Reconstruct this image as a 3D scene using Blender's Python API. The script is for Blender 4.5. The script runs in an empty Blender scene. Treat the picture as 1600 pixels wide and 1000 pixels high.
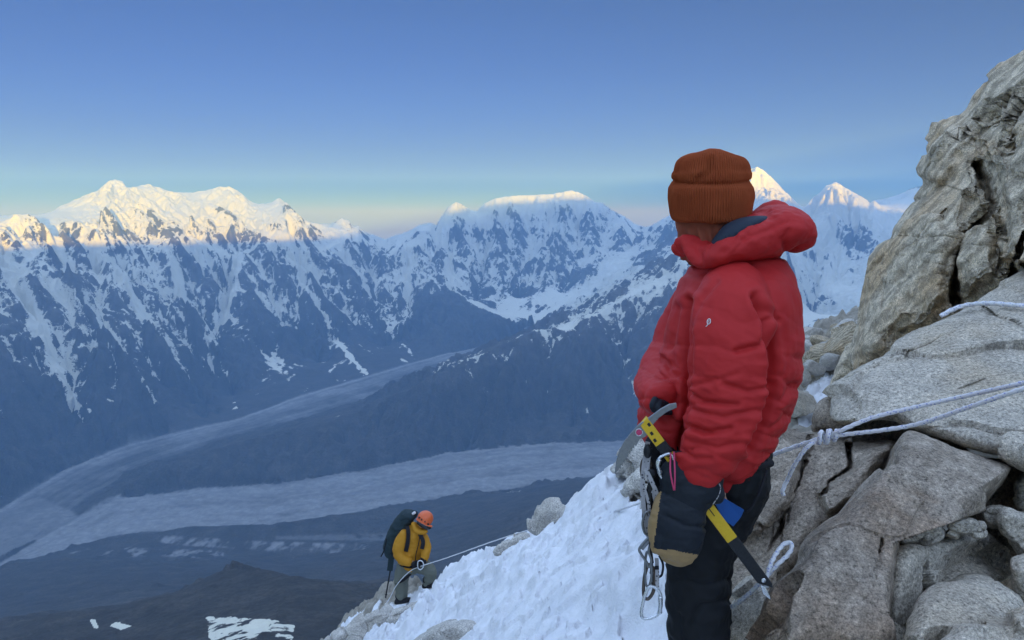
import bpy, bmesh, math, random
import numpy as np
from mathutils import Vector, Matrix
R = math.radians
random.seed(7)
S = bpy.context.scene
COL = S.collection

# ---------------------------------------------------------------- camera
F = 1256.0            # focal length in pixels of the 1600 px wide photograph
HZ = 330.0            # row of the true horizon
PITCH = math.atan((500.0 - HZ) / F)
cam_d = bpy.data.cameras.new("camera")
cam = bpy.data.objects.new("camera", cam_d); COL.objects.link(cam)
cam.location = (0, 0, 0)
cam.rotation_euler = (math.pi / 2 - PITCH, 0, 0)
cam_d.sensor_width = 36.0
cam_d.lens = 36.0 * F / 1600.0
cam_d.clip_start = 0.05
cam_d.clip_end = 90000.0
S.camera = cam

# ---------------------------------------------------------------- sky, sun, exposure
SUN_AZ = R(160.0)     # clockwise from +Y: behind the camera, a little to the right
SUN_EL = R(2.6)
W = bpy.data.worlds.new("World"); S.world = W; W.use_nodes = True
wn, wl = W.node_tree.nodes, W.node_tree.links
wn.clear()
sky = wn.new("ShaderNodeTexSky"); sky.sky_type = 'NISHITA'; sky.sun_disc = False
sky.sun_elevation = SUN_EL; sky.sun_rotation = SUN_AZ
sky.altitude = 4000.0; sky.air_density = 1.0; sky.dust_density = 0.5; sky.ozone_density = 2.5
bg = wn.new("ShaderNodeBackground"); bg.inputs['Strength'].default_value = 0.05
out = wn.new("ShaderNodeOutputWorld")
# the low sky of a clear dawn: paler and warmer towards the horizon
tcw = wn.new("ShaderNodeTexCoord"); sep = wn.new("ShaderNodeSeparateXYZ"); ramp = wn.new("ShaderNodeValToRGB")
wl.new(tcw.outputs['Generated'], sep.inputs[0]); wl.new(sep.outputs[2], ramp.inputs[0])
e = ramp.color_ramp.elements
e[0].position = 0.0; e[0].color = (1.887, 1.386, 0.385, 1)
e[1].position = 1.0; e[1].color = (26.040, 12.524, 8.060, 1)  # sky overhead, out of view, boosted far beyond the dawn sky to light shaded ground
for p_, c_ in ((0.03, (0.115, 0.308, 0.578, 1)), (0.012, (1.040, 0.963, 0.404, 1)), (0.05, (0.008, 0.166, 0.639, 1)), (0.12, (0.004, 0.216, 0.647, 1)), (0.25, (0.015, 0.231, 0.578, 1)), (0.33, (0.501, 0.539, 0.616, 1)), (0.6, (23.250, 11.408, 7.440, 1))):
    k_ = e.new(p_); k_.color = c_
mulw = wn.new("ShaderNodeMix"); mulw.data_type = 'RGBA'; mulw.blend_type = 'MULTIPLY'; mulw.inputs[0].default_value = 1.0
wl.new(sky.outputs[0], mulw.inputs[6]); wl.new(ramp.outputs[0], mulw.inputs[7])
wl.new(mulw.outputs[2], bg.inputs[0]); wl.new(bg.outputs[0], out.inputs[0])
sd = bpy.data.lights.new("sun", 'SUN'); so = bpy.data.objects.new("sun", sd); COL.objects.link(so)
sd.energy = 3.7; sd.angle = R(0.5); sd.color = (1.0, 0.60, 0.0)
sv = Vector((math.sin(SUN_AZ) * math.cos(SUN_EL), math.cos(SUN_AZ) * math.cos(SUN_EL), math.sin(SUN_EL)))
so.rotation_euler = sv.to_track_quat('Z', 'Y').to_euler()
S.view_settings.view_transform = 'Standard'; S.view_settings.look = 'None'
S.view_settings.gamma = 1.0; S.view_settings.use_curve_mapping = False
S.view_settings.exposure = 2.5
S.render.engine = 'CYCLES'
S.cycles.use_denoising = True
S.cycles.max_bounces = 6; S.cycles.diffuse_bounces = 3; S.cycles.glossy_bounces = 2
S.cycles.transmission_bounces = 2; S.cycles.transparent_max_bounces = 8; S.cycles.volume_bounces = 2
FAR_NAZ = 1350
HAZE = 6e-5
# ---------------------------------------------------------------- helpers
def ray(px, py):
    """Slope (x/y, z/y) of the line of sight through a photograph pixel."""
    up = (500.0 - py) / F
    c, s = math.cos(PITCH), math.sin(PITCH)
    Y = c + s * up
    return (px - 800.0) / F / Y, (-s + c * up) / Y
def at(px, py, Y):
    a, b = ray(px, py)
    return Vector((a * Y, Y, b * Y))
def atz(px, py, z):
    a, b = ray(px, py)
    Y = z / b
    return Vector((a * Y, Y, z))
def to_px(x, y, z):
    c, s = math.cos(PITCH), math.sin(PITCH)
    yc = y * c - z * s
    up = y * s + z * c
    return 800.0 + F * x / yc, 500.0 - F * up / yc

def sst(a, b, x):
    t = np.clip((x - a) / (b - a), 0, 1)
    return t * t * (3 - 2 * t)
def hsh(ix, iy, iz=0, seed=0):
    h = (ix.astype(np.int64) * 374761393 + iy.astype(np.int64) * 668265263 + np.asarray(iz).astype(np.int64) * 2147483647 + seed * 1274126177) & 0xFFFFFFFF
    h = ((h ^ (h >> 13)) * 1274126177) & 0xFFFFFFFF
    h = ((h ^ (h >> 15)) * 2246822519) & 0xFFFFFFFF
    return ((h ^ (h >> 16)) & 0xFFFFFF).astype(np.float32) / np.float32(0xFFFFFF)
def vn2(x, y, seed=0):
    x0 = np.floor(x); y0 = np.floor(y); fx = x - x0; fy = y - y0
    ux = fx * fx * fx * (fx * (fx * 6 - 15) + 10); uy = fy * fy * fy * (fy * (fy * 6 - 15) + 10)
    a = hsh(x0, y0, 0, seed); b = hsh(x0 + 1, y0, 0, seed); c = hsh(x0, y0 + 1, 0, seed); d = hsh(x0 + 1, y0 + 1, 0, seed)
    return ((a + (b - a) * ux) * (1 - uy) + (c + (d - c) * ux) * uy) * 2 - 1
def fbm2(x, y, octv=5, seed=0, gain=0.5, ridged=False):
    s = 0; a = 1.0; t = 0
    for k in range(octv):
        v = vn2(x * 1.0, y * 1.0, seed + k * 17)
        if ridged: v = 1 - 2 * np.abs(v)
        s = s + a * v; t += a; a *= gain
        x, y = (0.8 * x - 0.6 * y) * 2.03 + 13.1, (0.6 * x + 0.8 * y) * 2.03 + 7.7
    return s / t
def vn3(p, seed=0):
    p0 = np.floor(p); f = p - p0; u = f * f * f * (f * (f * 6 - 15) + 10)
    o = 0
    for i in (0, 1):
        wx = u[:, 0] if i else 1 - u[:, 0]
        for j in (0, 1):
            wy = u[:, 1] if j else 1 - u[:, 1]
            for k in (0, 1):
                wz = u[:, 2] if k else 1 - u[:, 2]
                o = o + wx * wy * wz * hsh(p0[:, 0] + i, p0[:, 1] + j, p0[:, 2] + k, seed)
    return o * 2 - 1
def fbm3(p, octv=4, seed=0, gain=0.5, ridged=False):
    s = 0; a = 1.0; t = 0
    M = np.array([[0.0, 0.8, 0.6], [-0.8, 0.36, -0.48], [-0.6, -0.48, 0.64]])
    for k in range(octv):
        v = vn3(p, seed + k * 17)
        if ridged: v = 1 - 2 * np.abs(v)
        s = s + a * v; t += a; a *= gain
        p = p @ M * 2.03 + 5.3
    return s / t
def worley3(p, seed=0):
    """Distance to nearest and second nearest cell point, and the cell's id number."""
    p0 = np.floor(p); d1 = np.full(len(p), 9.0); d2 = d1.copy(); cid = np.zeros(len(p))
    pt = np.zeros_like(p)
    for i in (-1, 0, 1):
        for j in (-1, 0, 1):
            for k in (-1, 0, 1):
                a, b, c = p0[:, 0] + i, p0[:, 1] + j, p0[:, 2] + k
                q = np.stack([a + hsh(a, b, c, seed), b + hsh(a, b, c, seed + 1), c + hsh(a, b, c, seed + 2)], 1)
                d = np.linalg.norm(q - p, axis=1)
                m = d < d1
                d2 = np.where(m, d1, np.minimum(d2, d)); d1 = np.where(m, d, d1)
                cid = np.where(m, hsh(a, b, c, seed + 3), cid); pt = np.where(m[:, None], q, pt)
    return d1, d2, cid, pt
def inside(px, py, poly):
    """Which points lie in a polygon, by the even-odd rule."""
    r = np.zeros(px.shape, bool); n = len(poly)
    for i in range(n):
        x1, y1 = poly[i]; x2, y2 = poly[(i + 1) % n]
        if y1 == y2: continue
        r ^= ((y1 > py) != (y2 > py)) & (px < (x2 - x1) * (py - y1) / (y2 - y1) + x1)
    return r
def seg_dist(px, py, pts, closed=False):
    d = np.full(px.shape, 1e9)
    n = len(pts)
    for i in range(n if closed else n - 1):
        x1, y1 = pts[i][:2]; x2, y2 = pts[(i + 1) % n][:2]
        vx, vy = x2 - x1, y2 - y1
        t = np.clip(((px - x1) * vx + (py - y1) * vy) / (vx * vx + vy * vy + 1e-9), 0, 1)
        d = np.minimum(d, np.hypot(px - x1 - t * vx, py - y1 - t * vy))
    return d
def smooth_line(pts, n=8, closed=False):
    """Catmull-Rom through the points."""
    P = [np.array(p, float) for p in pts]; m = len(P); o = []
    for i in range(m if closed else m - 1):
        if closed: a, b, c, d = P[i - 1], P[i], P[(i + 1) % m], P[(i + 2) % m]
        else: a, b, c, d = P[max(i - 1, 0)], P[i], P[i + 1], P[min(i + 2, m - 1)]
        for k in range(n):
            t = k / n
            o.append(0.5 * (2 * b + (c - a) * t + (2 * a - 5 * b + 4 * c - d) * t * t + (3 * b - a - 3 * c + d) * t ** 3))
    if not closed: o.append(P[-1])
    return o

def mesh_np(name, verts, faces, smooth=True, attrs=None):
    """A mesh from numpy arrays; faces is (n,3) or (n,4)."""
    me = bpy.data.meshes.new(name)
    v = np.ascontiguousarray(verts, np.float32); f = np.ascontiguousarray(faces, np.int32); k = f.shape[1]
    me.vertices.add(len(v)); me.vertices.foreach_set("co", v.ravel())
    me.loops.add(f.size); me.loops.foreach_set("vertex_index", f.ravel())
    me.polygons.add(len(f)); me.polygons.foreach_set("loop_start", np.arange(0, f.size, k, dtype=np.int32))
    me.polygons.foreach_set("use_smooth", np.full(len(f), smooth, bool))
    me.update(calc_edges=True)
    for an, av in (attrs or {}).items():
        a = me.attributes.new(an, 'FLOAT', 'POINT'); a.data.foreach_set("value", np.ascontiguousarray(av, np.float32).ravel())
    return me
def grid_faces(nu, nv, wrap_u=False):
    i = np.arange(nu * nv).reshape(nu, nv)
    if wrap_u: i = np.vstack([i, i[:1]])
    return np.stack([i[:-1, :-1], i[1:, :-1], i[1:, 1:], i[:-1, 1:]], -1).reshape(-1, 4)
def link(name, me, mat=None, parent=None):
    o = bpy.data.objects.new(name, me); COL.objects.link(o)
    if mat is not None and not me.materials: me.materials.append(mat)
    if parent is not None: hang(o, parent)
    return o
def world_of(o):
    m = Matrix.Translation(o.location)
    return m if o.parent is None else world_of(o.parent) @ o.matrix_parent_inverse @ m
def hang(o, par):
    """Make o a child of par without moving it."""
    o.parent = par; o.matrix_parent_inverse = world_of(par).inverted()
def tag(o, label=None, cat=None, group=None, kind=None):
    if label: o["label"] = label
    if cat: o["category"] = cat
    if group: o["group"] = group
    if kind: o["kind"] = kind
    return o
def empty(name, loc):
    o = bpy.data.objects.new(name, None); o.location = loc; COL.objects.link(o); o.empty_display_size = 0.05
    return o
def get_co(me):
    a = np.empty(len(me.vertices) * 3, np.float32); me.vertices.foreach_get("co", a); return a.reshape(-1, 3).astype(np.float64)
def get_no(me):
    a = np.empty(len(me.vertices) * 3, np.float32); me.vertices.foreach_get("normal", a); return a.reshape(-1, 3).astype(np.float64)
def set_co(me, c):
    me.vertices.foreach_set("co", np.ascontiguousarray(c, np.float32).ravel()); me.update()

class NT:
    """Small wrapper for writing node materials."""
    def __init__(s, name):
        s.m = bpy.data.materials.new(name); s.m.use_nodes = True
        s.t = s.m.node_tree; s.t.nodes.clear()
        s.o = s.t.nodes.new("ShaderNodeOutputMaterial")
        s.b = s.t.nodes.new("ShaderNodeBsdfPrincipled"); s.t.links.new(s.b.outputs[0], s.o.inputs[0])
    def put(s, sock, v):
        if hasattr(v, "is_output"): s.t.links.new(v, sock)
        elif isinstance(v, (tuple, list)) and len(v) == 3 and len(getattr(sock, "default_value", (0,))) == 4: sock.default_value = (*v, 1)
        else: sock.default_value = v
    def set(s, **k):
        for n, v in k.items(): s.put(s.b.inputs[n.replace('_', ' ')], v)
        return s
    def n(s, typ, out=0, props=None, **k):
        nd = s.t.nodes.new("ShaderNode" + typ)
        for a, b in (props or {}).items(): setattr(nd, a, b)
        for a, v in k.items():
            s.put(nd.inputs[int(a[1:]) if a[0] == 'i' and a[1:].isdigit() else a], v)
        return nd.outputs[out]
    def attr(s, name): return s.n("Attribute", 2, {"attribute_name": name})
    def pos(s): return s.n("TexCoord", 3)
    def math(s, op, a, b=0.0, c=0.0, clamp=False): return s.n("Math", 0, {"operation": op, "use_clamp": clamp}, i0=a, i1=b, i2=c)
    def mix(s, f, a, b, mode='MIX'):
        return s.n("Mix", 2, {"data_type": 'RGBA', "blend_type": mode}, i0=f, i6=a, i7=b)
    def noise(s, vec, scale, detail=5.0, rough=0.55, dist=0.0, out=0):
        return s.n("TexNoise", out, None, Vector=vec, Scale=scale, Detail=detail, Roughness=rough, Distortion=dist)
    def ramp(s, f, stops, interp='LINEAR'):
        nd = s.t.nodes.new("ShaderNodeValToRGB"); nd.color_ramp.interpolation = interp
        e = nd.color_ramp.elements
        while len(e) < len(stops): e.new(0.5)
        for k, (p, c) in enumerate(stops):
            e[k].position = p; e[k].color = (*c, 1) if isinstance(c, (tuple, list)) else (c, c, c, 1)
        s.put(nd.inputs[0], f); return nd.outputs[0]
    def mapr(s, f, a, b, c=0.0, d=1.0):
        return s.n("MapRange", 0, {"interpolation_type": 'SMOOTHSTEP'}, i0=f, i1=a, i2=b, i3=c, i4=d)
    def scalev(s, vec, sc):
        return s.n("Mapping", 0, None, Vector=vec, Scale=sc)
    def bump(s, h, dist, strength=1.0, normal=None):
        k = dict(Height=h, Distance=dist, Strength=strength)
        if normal is not None: k["Normal"] = normal
        return s.n("Bump", 0, None, **k)
# ---------------------------------------------------------------- the far terrain: ranges, spur, glacier, valley
K = 1000.0
def L(*pts):   # (px, py, distance in km) or (px, py, -height in m)
    return [at(a, b, c * K) if c > 0 else atz(a, b, c) for a, b, c in pts]
foot = L((-250,900,-1960),(-100,840,-1950),(0,795,-1930),(100,735,-1900),(200,695,-1860),(300,670,-1820),(370,655,-1790),(450,625,-1740),(560,592,-1680),(640,568,-1630),(700,552,-1590),(770,538,-1540),(830,521,-1490))
floor2 = L((-250,985,-1970),(-60,902,-1950),(40,846,-1915),(100,806,-1897),(135,775,-1900),(230,725,-1880),(360,682,-1815),(480,650,-1760),(600,615,-1700),(700,578,-1640),(800,545,-1560))
glacier_up = L((1150,680,-1640),(980,684,-1680),(830,691,-1710),(700,703,-1745),(602,724,-1770),(560,731,-1780),(437,751,-1800),(304,759,-1830),(210,772,-1850),(154,787,-1870),(108,812,-1890),(44,848,-1915),(-58,906,-1950),(-150,955,-1965))
glacier_lo = L((1150,725,-1630),(960,738,-1680),(830,756,-1710),(655,780,-1755),(480,812,-1800),(420,819,-1810),(297,820,-1830),(168,836,-1860),(94,861,-1890),(0,885,-1920),(-150,965,-1966))
sky1 = L((-300,335,9.0),(-120,330,9.5),(0,338,9.9),(70,336,10.1),(82,330,10.2),(100,319,10.3),(130,306,10.5),(152,298,10.6),(160,291,10.65),(168,284,10.7),(180,280,10.8),(191,283,10.8),(198,293,10.9),(213,292,10.9),(230,287,11.0),(246,292,11.1),(270,300,11.2),(300,301,11.4),(320,298,11.5),(345,291,11.6),(360,292,11.6),(375,300,11.7),(390,314,11.7),(404,319,11.8),(420,318,11.8),(437,309,11.9),(450,319,11.9),(465,334,12.0),(480,346,12.0),(500,351,12.1),(518,350,12.1),(534,341,12.2),(545,345,12.2),(553,355,12.2),(560,354,12.2),(575,366,12.2),(600,374,12.2),
 (606,372,12.1),(640,361,12.2),(655,352,12.2),(672,348,12.3),(682,352,12.4),(690,338,12.5),(700,324,12.7),(712,315,12.8),(722,319,12.9),(735,328,13.0),(745,330,13.0),(758,317,13.1),(775,309,13.2),(800,306,13.4),(830,305,13.5),(850,304,13.5),(870,302,13.6),(893,297,13.6),(905,301,13.6),(920,308,13.5),(930,316,13.5),(943,317,13.4),(955,328,13.4),(975,338,13.3),(990,349,13.1),(1005,355,13.0),(1018,353,12.9),(1040,340,12.8),(1060,331,12.7),(1110,300,12.6),(1150,272,12.5),(1172,264,12.4),(1183,261,12.4),(1192,265,12.4),(1205,277,12.4),(1225,297,12.3),(1250,322,12.2),(1258,323,12.2),(1270,309,12.1),(1283,299,12.1),(1290,291,12.0),(1297,288,12.0),(1305,284,12.0),(1314,289,12.0),(1325,296,11.9),(1345,306,11.8),(1358,316,11.7),(1372,327,11.5),(1398,345,11.2),(1430,375,11.0),(1500,420,10.5))
ridge2 = L((-250,345,7.2),(-100,350,7.6),(0,345,8.2),(20,335,8.3),(40,334,8.4),(55,337,8.4),(64,347,8.4),(90,375,8.6),(112,384,8.6),(135,367,8.7),(150,358,8.7),(175,370,8.9),(210,386,9.1),(240,384,9.3),(270,376,9.4),(300,372,9.6),(330,386,9.8),(380,402,10.1),(420,376,10.3),(450,362,10.4),(475,376,10.6),(500,384,10.8),(530,378,11.1),(560,372,11.4),(582,366,11.8),(600,374,12.1))
ridge3 = L((1340,345,13.6),(1362,315,13.8),(1385,310,13.9),(1405,304,14.0),(1425,294,14.2),(1445,289,14.2),(1500,255,14.5),(1620,250,15.0),(1800,260,15.5))
spur = L((1230,350,9.3),(1160,360,8.6),(1110,375,8.1),(1075,400,7.7),(1040,440,7.5),(1000,455,7.4),(968,468,7.3),(950,480,7.2),(930,494,7.1),(915,501,7.05),(900,513,7.0),(880,517,6.95),(858,516,6.93),(840,515,6.9),(800,533,6.75),(760,551,6.6),(730,560,6.5),(700,579,6.4),(650,605,6.25),(600,625,6.15),(560,642,6.05),(500,660,5.9),(440,674,5.75),(380,690,5.6),(315,708,5.5),(260,730,5.3),(200,760,5.1),(150,788,4.95),(112,808,4.85))
RIDGES = [ridge2, spur, ridge3,
 L((112,384,8.6),(160,440,8.15),(225,520,7.7),(290,600,7.3),(335,645,7.2)),
 L((40,336,8.4),(75,400,7.9),(130,480,7.3),(190,570,6.9),(250,650,6.7)),
 L((-60,350,7.9),(-20,430,7.2),(50,550,6.6),(120,680,6.2)),
 L((330,386,9.8),(316,440,9.2),(322,500,8.7),(340,570,8.1),(362,625,7.7)),
 L((210,386,9.1),(250,440,8.7),(300,510,8.25),(335,580,7.8)),
 L((420,376,10.3),(430,430,9.7),(455,500,9.2),(500,575,8.7)),
 L((500,384,10.8),(520,430,10.3),(560,490,9.8),(605,545,9.35)),
 L((582,368,11.8),(575,420,11.1),(590,480,10.3),(620,530,9.6)),
 L((270,376,9.4),(300,340,10.2),(300,301,11.4)), L((150,358,8.7),(165,330,9.5),(180,280,10.8)), L((450,362,10.4),(445,340,11.0),(437,309,11.9)),
 L((620,525,9.45),(660,488,9.9),(695,458,10.2),(740,481,10.0),(790,502,9.8),(838,516,9.55)), L((695,458,10.2),(690,510,9.6)),
 L((690,338,12.5),(680,390,11.9),(672,430,11.2),(690,455,10.5)),
 L((758,317,13.1),(765,370,12.5),(755,430,11.8),(745,478,11.1)),
 L((735,328,13.0),(720,380,12.2),(722,440,11.3)),
 L((830,305,13.5),(835,350,13.0),(815,410,12.2),(810,470,11.2)),
 L((920,308,13.5),(905,360,12.9),(900,410,12.2),(880,460,11.3)),
 L((1005,355,13.0),(985,390,12.4),(960,420,11.6)),
 L((1305,284,12.0),(1290,310,11.6),(1300,345,11.1),(1315,375,10.7)), L((1345,306,11.8),(1340,340,11.2),(1345,375,10.6)),
 L((1183,261,12.4),(1200,300,11.9),(1190,350,11.2)),
 L((900,513,7.0),(905,560,6.7),(900,620,6.35),(895,670,6.1)), L((800,533,6.75),(790,590,6.4),(780,650,6.1)), L((700,579,6.4),(690,630,6.1),(680,680,5.85)), L((1000,455,7.4),(985,530,6.9),(965,610,6.4)), L((600,625,6.15),(590,670,5.9)),
 # the near side: shoulders of the mountain the climbers stand on
 L((-250,905,3.9),(-60,900,3.75),(0,893,3.7),(40,878,3.75),(120,880,3.65),(250,884,3.55),(330,890,3.4),(420,893,3.2),(520,905,2.9),(600,930,2.5)),
 L((-250,990,1.75),(0,975,1.6),(100,962,1.5),(150,955,1.5),(200,945,1.6),(260,930,1.75),(300,908,1.75),(330,893,1.72),(350,886,1.7),(375,884,1.68),(400,889,1.62),(450,900,1.5),(500,918,1.4),(560,935,1.3),(640,960,1.15)),
 L((350,886,1.7),(330,930,1.45),(290,980,1.2)), L((450,900,1.5),(440,950,1.2),(400,1010,0.95)),
 L((1100,725,2.6),(1000,745,3.2),(960,755,3.6),(900,772,3.8),(800,795,4.0),(700,815,4.1)),
]
gully_lines = [
 L((378,402,9.95),(362,460,9.3),(338,515,8.7),(336,560,8.25),(358,610,7.8),(372,655,-1785)),
 L((160,400,8.55),(205,470,8.1),(265,550,7.65),(320,640,7.3),(335,660,-1800)),
 L((85,395,8.3),(125,460,7.8),(185,545,7.25),(240,630,6.85),(265,676,-1835)),
 L((0,400,7.8),(35,470,7.2),(100,580,6.6),(165,705,-1875)),
 L((262,400,9.2),(285,460,8.75),(318,530,8.3),(345,600,7.75)),
 L((455,400,10.2),(478,460,9.7),(520,530,9.25),(575,588,-1675)),
 L((540,400,11.0),(565,450,10.5),(605,510,9.9),(650,562,-1625)),
 L((640,375,12.0),(635,420,11.4),(640,480,10.5),(640,530,9.6)),
 L((705,400,11.9),(700,440,11.2),(712,463,10.7)),
 L((740,370,12.4),(737,430,11.5),(735,470,10.9)),
 L((800,340,12.9),(790,400,12.2),(780,470,11.0),(775,490,10.5)),
 L((870,330,13.1),(860,390,12.3),(850,450,11.3),(840,490,10.4)),
 L((1050,380,12.2),(985,420,11.4),(940,450,10.9),(900,480,10.4),(850,510,9.9)),
 L((1262,340,11.6),(1275,400,10.6),(1280,450,9.8),(1265,500,9.0),(1245,540,8.2)), L((1325,340,11.4),(1340,400,10.4),(1330,450,9.7)),
]
flat_lines = [foot, floor2, glacier_up, glacier_lo,
 L((1240,560,6.6),(1290,520,6.5),(1345,490,6.6),(1420,470,6.7)),
 L((230,842,-1850),(400,845,-1850),(560,842,-1840),(640,838,-1800)), L((-50,905,-1930),(100,872,-1870),(250,872,-1850),(400,870,-1850),(560,868,-1840)),
 L((650,905,2.6),(720,860,3.2),(820,800,3.6),(900,780,3.5)),
 L((60,940,2.9),(160,930,2.8),(240,915,2.75)),
 L((900,640,6.3),(800,660,6.1))]

AZ0, AZ1, NAZ = R(-41), R(40), FAR_NAZ
r_parts = [(260, 1000, 150), (1000, 4400, 290), (4400, 7800, 230), (7800, 14000, 470), (14000, 21000, 80)]
rr = np.concatenate([np.exp(np.linspace(math.log(a), math.log(b), max(4, int(n * FAR_NAZ / 1150)), endpoint=False)) for a, b, n in r_parts] + [np.array([21000.0])])
NR = len(rr)
LR0, LR1 = math.log(260.0), math.log(21000.0)

def membrane():
    na, nr = 405, 880           # 0.2 degrees by 0.5 percent of the distance
    fix = np.zeros((na, nr)); wgt = np.zeros((na, nr))
    def put(line, w=1.0):
        for p, q in zip(line[:-1], line[1:]):
            n = int((q - p).length / 8) + 2
            t = np.linspace(0, 1, n)[:, None]
            s = np.array(p) * (1 - t) + np.array(q) * t
            a = (np.arctan2(s[:, 0], s[:, 1]) - AZ0) / (AZ1 - AZ0) * (na - 1)
            l = (np.log(np.hypot(s[:, 0], s[:, 1])) - LR0) / (LR1 - LR0) * (nr - 1)
            a = np.rint(a).astype(int); l = np.rint(l).astype(int)
            ok = (a >= 0) & (a < na) & (l >= 0) & (l < nr)
            np.add.at(fix, (a[ok], l[ok]), s[ok, 2] * w); np.add.at(wgt, (a[ok], l[ok]), w)
    for l in flat_lines: put(l, 1)
    for l in gully_lines: put(l, 2)
    for l in RIDGES: put(l, 30)
    put(sky1, 900)
    az = np.linspace(AZ0, AZ1, na); r = np.exp(np.linspace(LR0, LR1, nr))
    # inner rim, outer rim and the flank that rises out of view to the right
    inner = -0.66 * 260 * np.cos(az) - 260 * np.abs(np.sin(az)) * 0.1
    fix[:, 0] = inner; wgt[:, 0] = 1
    fix[:, -1] = -900; wgt[:, -1] = 1
    rim = -0.05 * r + 150
    m = r < 9000
    fix[-1, m] = (-0.42 * r)[m] if False else np.interp(r, [260, 3000, 6500, 9000], [-190, -1250, -1500, -600])[m]; wgt[-1, m] = 1
    pyr = [(np.where(wgt > 0, fix / np.maximum(wgt, 1e-9), 0), wgt > 0)]
    while min(pyr[-1][0].shape) > 14:
        v, m = pyr[-1]; h, w = (v.shape[0] + 1) // 2, (v.shape[1] + 1) // 2
        vv = np.zeros((h * 2, w * 2)); mm = np.zeros((h * 2, w * 2)); vv[:v.shape[0], :v.shape[1]] = v * m; mm[:v.shape[0], :v.shape[1]] = m
        c = mm.reshape(h, 2, w, 2).sum((1, 3)); s = vv.reshape(h, 2, w, 2).sum((1, 3))
        pyr.append((s / np.maximum(c, 1), c > 0))
    z = np.full(pyr[-1][0].shape, -1500.0)
    for lev in range(len(pyr) - 1, -1, -1):
        v, m = pyr[lev]
        if z.shape != v.shape: z = np.repeat(np.repeat(z, 2, 0), 2, 1)[:v.shape[0], :v.shape[1]]
        for it in range(160 if lev else 260):
            z = np.where(m, v, z)
            p = np.pad(z, 1, mode='edge')
            z = (p[:-2, 1:-1] + p[2:, 1:-1] + p[1:-1, :-2] + p[1:-1, 2:]) * 0.25
        z = np.where(m, v, z)
    return az, np.linspace(LR0, LR1, nr), z, wgt
def bilin(za, AZg, LRg):
    na, nr = za.shape
    a = np.clip((AZg - AZ0) / (AZ1 - AZ0) * (na - 1), 0, na - 1.001); l = np.clip((LRg - LR0) / (LR1 - LR0) * (nr - 1), 0, nr - 1.001)
    i = a.astype(int); j = l.astype(int); fa = a - i; fl = l - j
    return (za[i, j] * (1 - fa) + za[i + 1, j] * fa) * (1 - fl) + (za[i, j + 1] * (1 - fa) + za[i + 1, j + 1] * fa) * fl
azm, lrm, ZM, WM = membrane()
az = np.linspace(AZ0, AZ1, NAZ)
AG, LG = np.meshgrid(az, np.log(rr), indexing='ij')
X = np.exp(LG) * np.sin(AG); Y = np.exp(LG) * np.cos(AG); RG = np.exp(LG)
Z = bilin(ZM, AG, LG)
def blur_r(a, n):
    for _ in range(n):
        p = np.pad(a, 1, mode='edge'); a = (p[:-2, 1:-1] + p[2:, 1:-1] + p[1:-1, :-2] + p[1:-1, 2:] + 2 * a) / 6
    return a
def grads(z):
    da = np.gradient(z, az, axis=0) / RG; dl = np.gradient(z, np.log(rr), axis=1) / RG
    sa, ca = np.sin(AG), np.cos(AG)
    return dl * sa + da * ca, dl * ca - da * sa
# distance (in m, roughly) to the crests, so that carving leaves the skyline where it is
def line_dist(lines):
    d = np.full(X.shape, 1e9)
    for l in lines:
        pts = [(p.x, p.y) for p in l]
        xs = [p[0] for p in pts]; ys = [p[1] for p in pts]
        m = (X > min(xs) - 900) & (X < max(xs) + 900) & (Y > min(ys) - 900) & (Y < max(ys) + 900)
        d[m] = np.minimum(d[m], seg_dist(X[m], Y[m], pts))
    return d
d_sky = line_dist([sky1]); d_rid = line_dist([ridge2, spur, ridge3])
PX, PY = to_px(X, Y, Z)
far_m = sst(3000, 5200, RG)
gl_poly = [(p.x, p.y) for p in glacier_up] + [(p.x, p.y) for p in reversed(glacier_lo)]
vf_poly = [(p.x, p.y) for p in foot] + [(p.x, p.y) for p in reversed(floor2)]
gl = inside(X, Y, gl_poly); vf = inside(X, Y, vf_poly)
gl_s = blur_r(gl.astype(float), 4); vf_s = blur_r(vf.astype(float), 3)
Z = Z - 16 * blur_r(gl.astype(float), 8)
# carve: stripes that run down the fall line, finer at each step and branching off the last
Zs = blur_r(Z, 6)
gx, gy = grads(Zs)
slope0 = np.hypot(gx, gy)
steep = sst(0.12, 0.45, slope0) * (1 - np.maximum(gl_s, vf_s))
keep = np.minimum(sst(0, 420, d_sky) * 0.88 + 0.12, sst(0, 260, d_rid) * 0.7 + 0.3)
WXn = 260 * fbm2(X / 900, Y / 900, 3, 5); WYn = 260 * fbm2(X / 900 + 40, Y / 900, 3, 6)
def carve(x, y, gx, gy, cell, k, seed):
    g = np.hypot(gx, gy) + 1e-4; dx, dy = -gy / g, gx / g
    x = x / cell; y = y / cell; x0 = np.floor(x); y0 = np.floor(y)
    h = np.zeros_like(x); s = np.zeros_like(x); w = np.zeros_like(x) + 1e-4
    for i in (-1, 0, 1):
        for j in (-1, 0, 1):
            a, b = x0 + i, y0 + j
            vx = x - a - hsh(a, b, 0, seed); vy = y - b - hsh(a, b, 0, seed + 1)
            ww = np.maximum(0, 1 - (vx * vx + vy * vy) / 1.6) ** 3
            ph = 2 * np.pi * k * (vx * dx + vy * dy) + 6.28 * hsh(a, b, 0, seed + 2)
            h += ww * np.cos(ph); s -= ww * np.sin(ph); w += ww
    return h / w, s / w * (2 * np.pi * k / cell) * dx, s / w * (2 * np.pi * k / cell) * dy
gul = np.zeros_like(Z); carved = np.zeros_like(Z)
nearsc = np.clip(RG / 6000, 0.22, 1.0)
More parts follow.
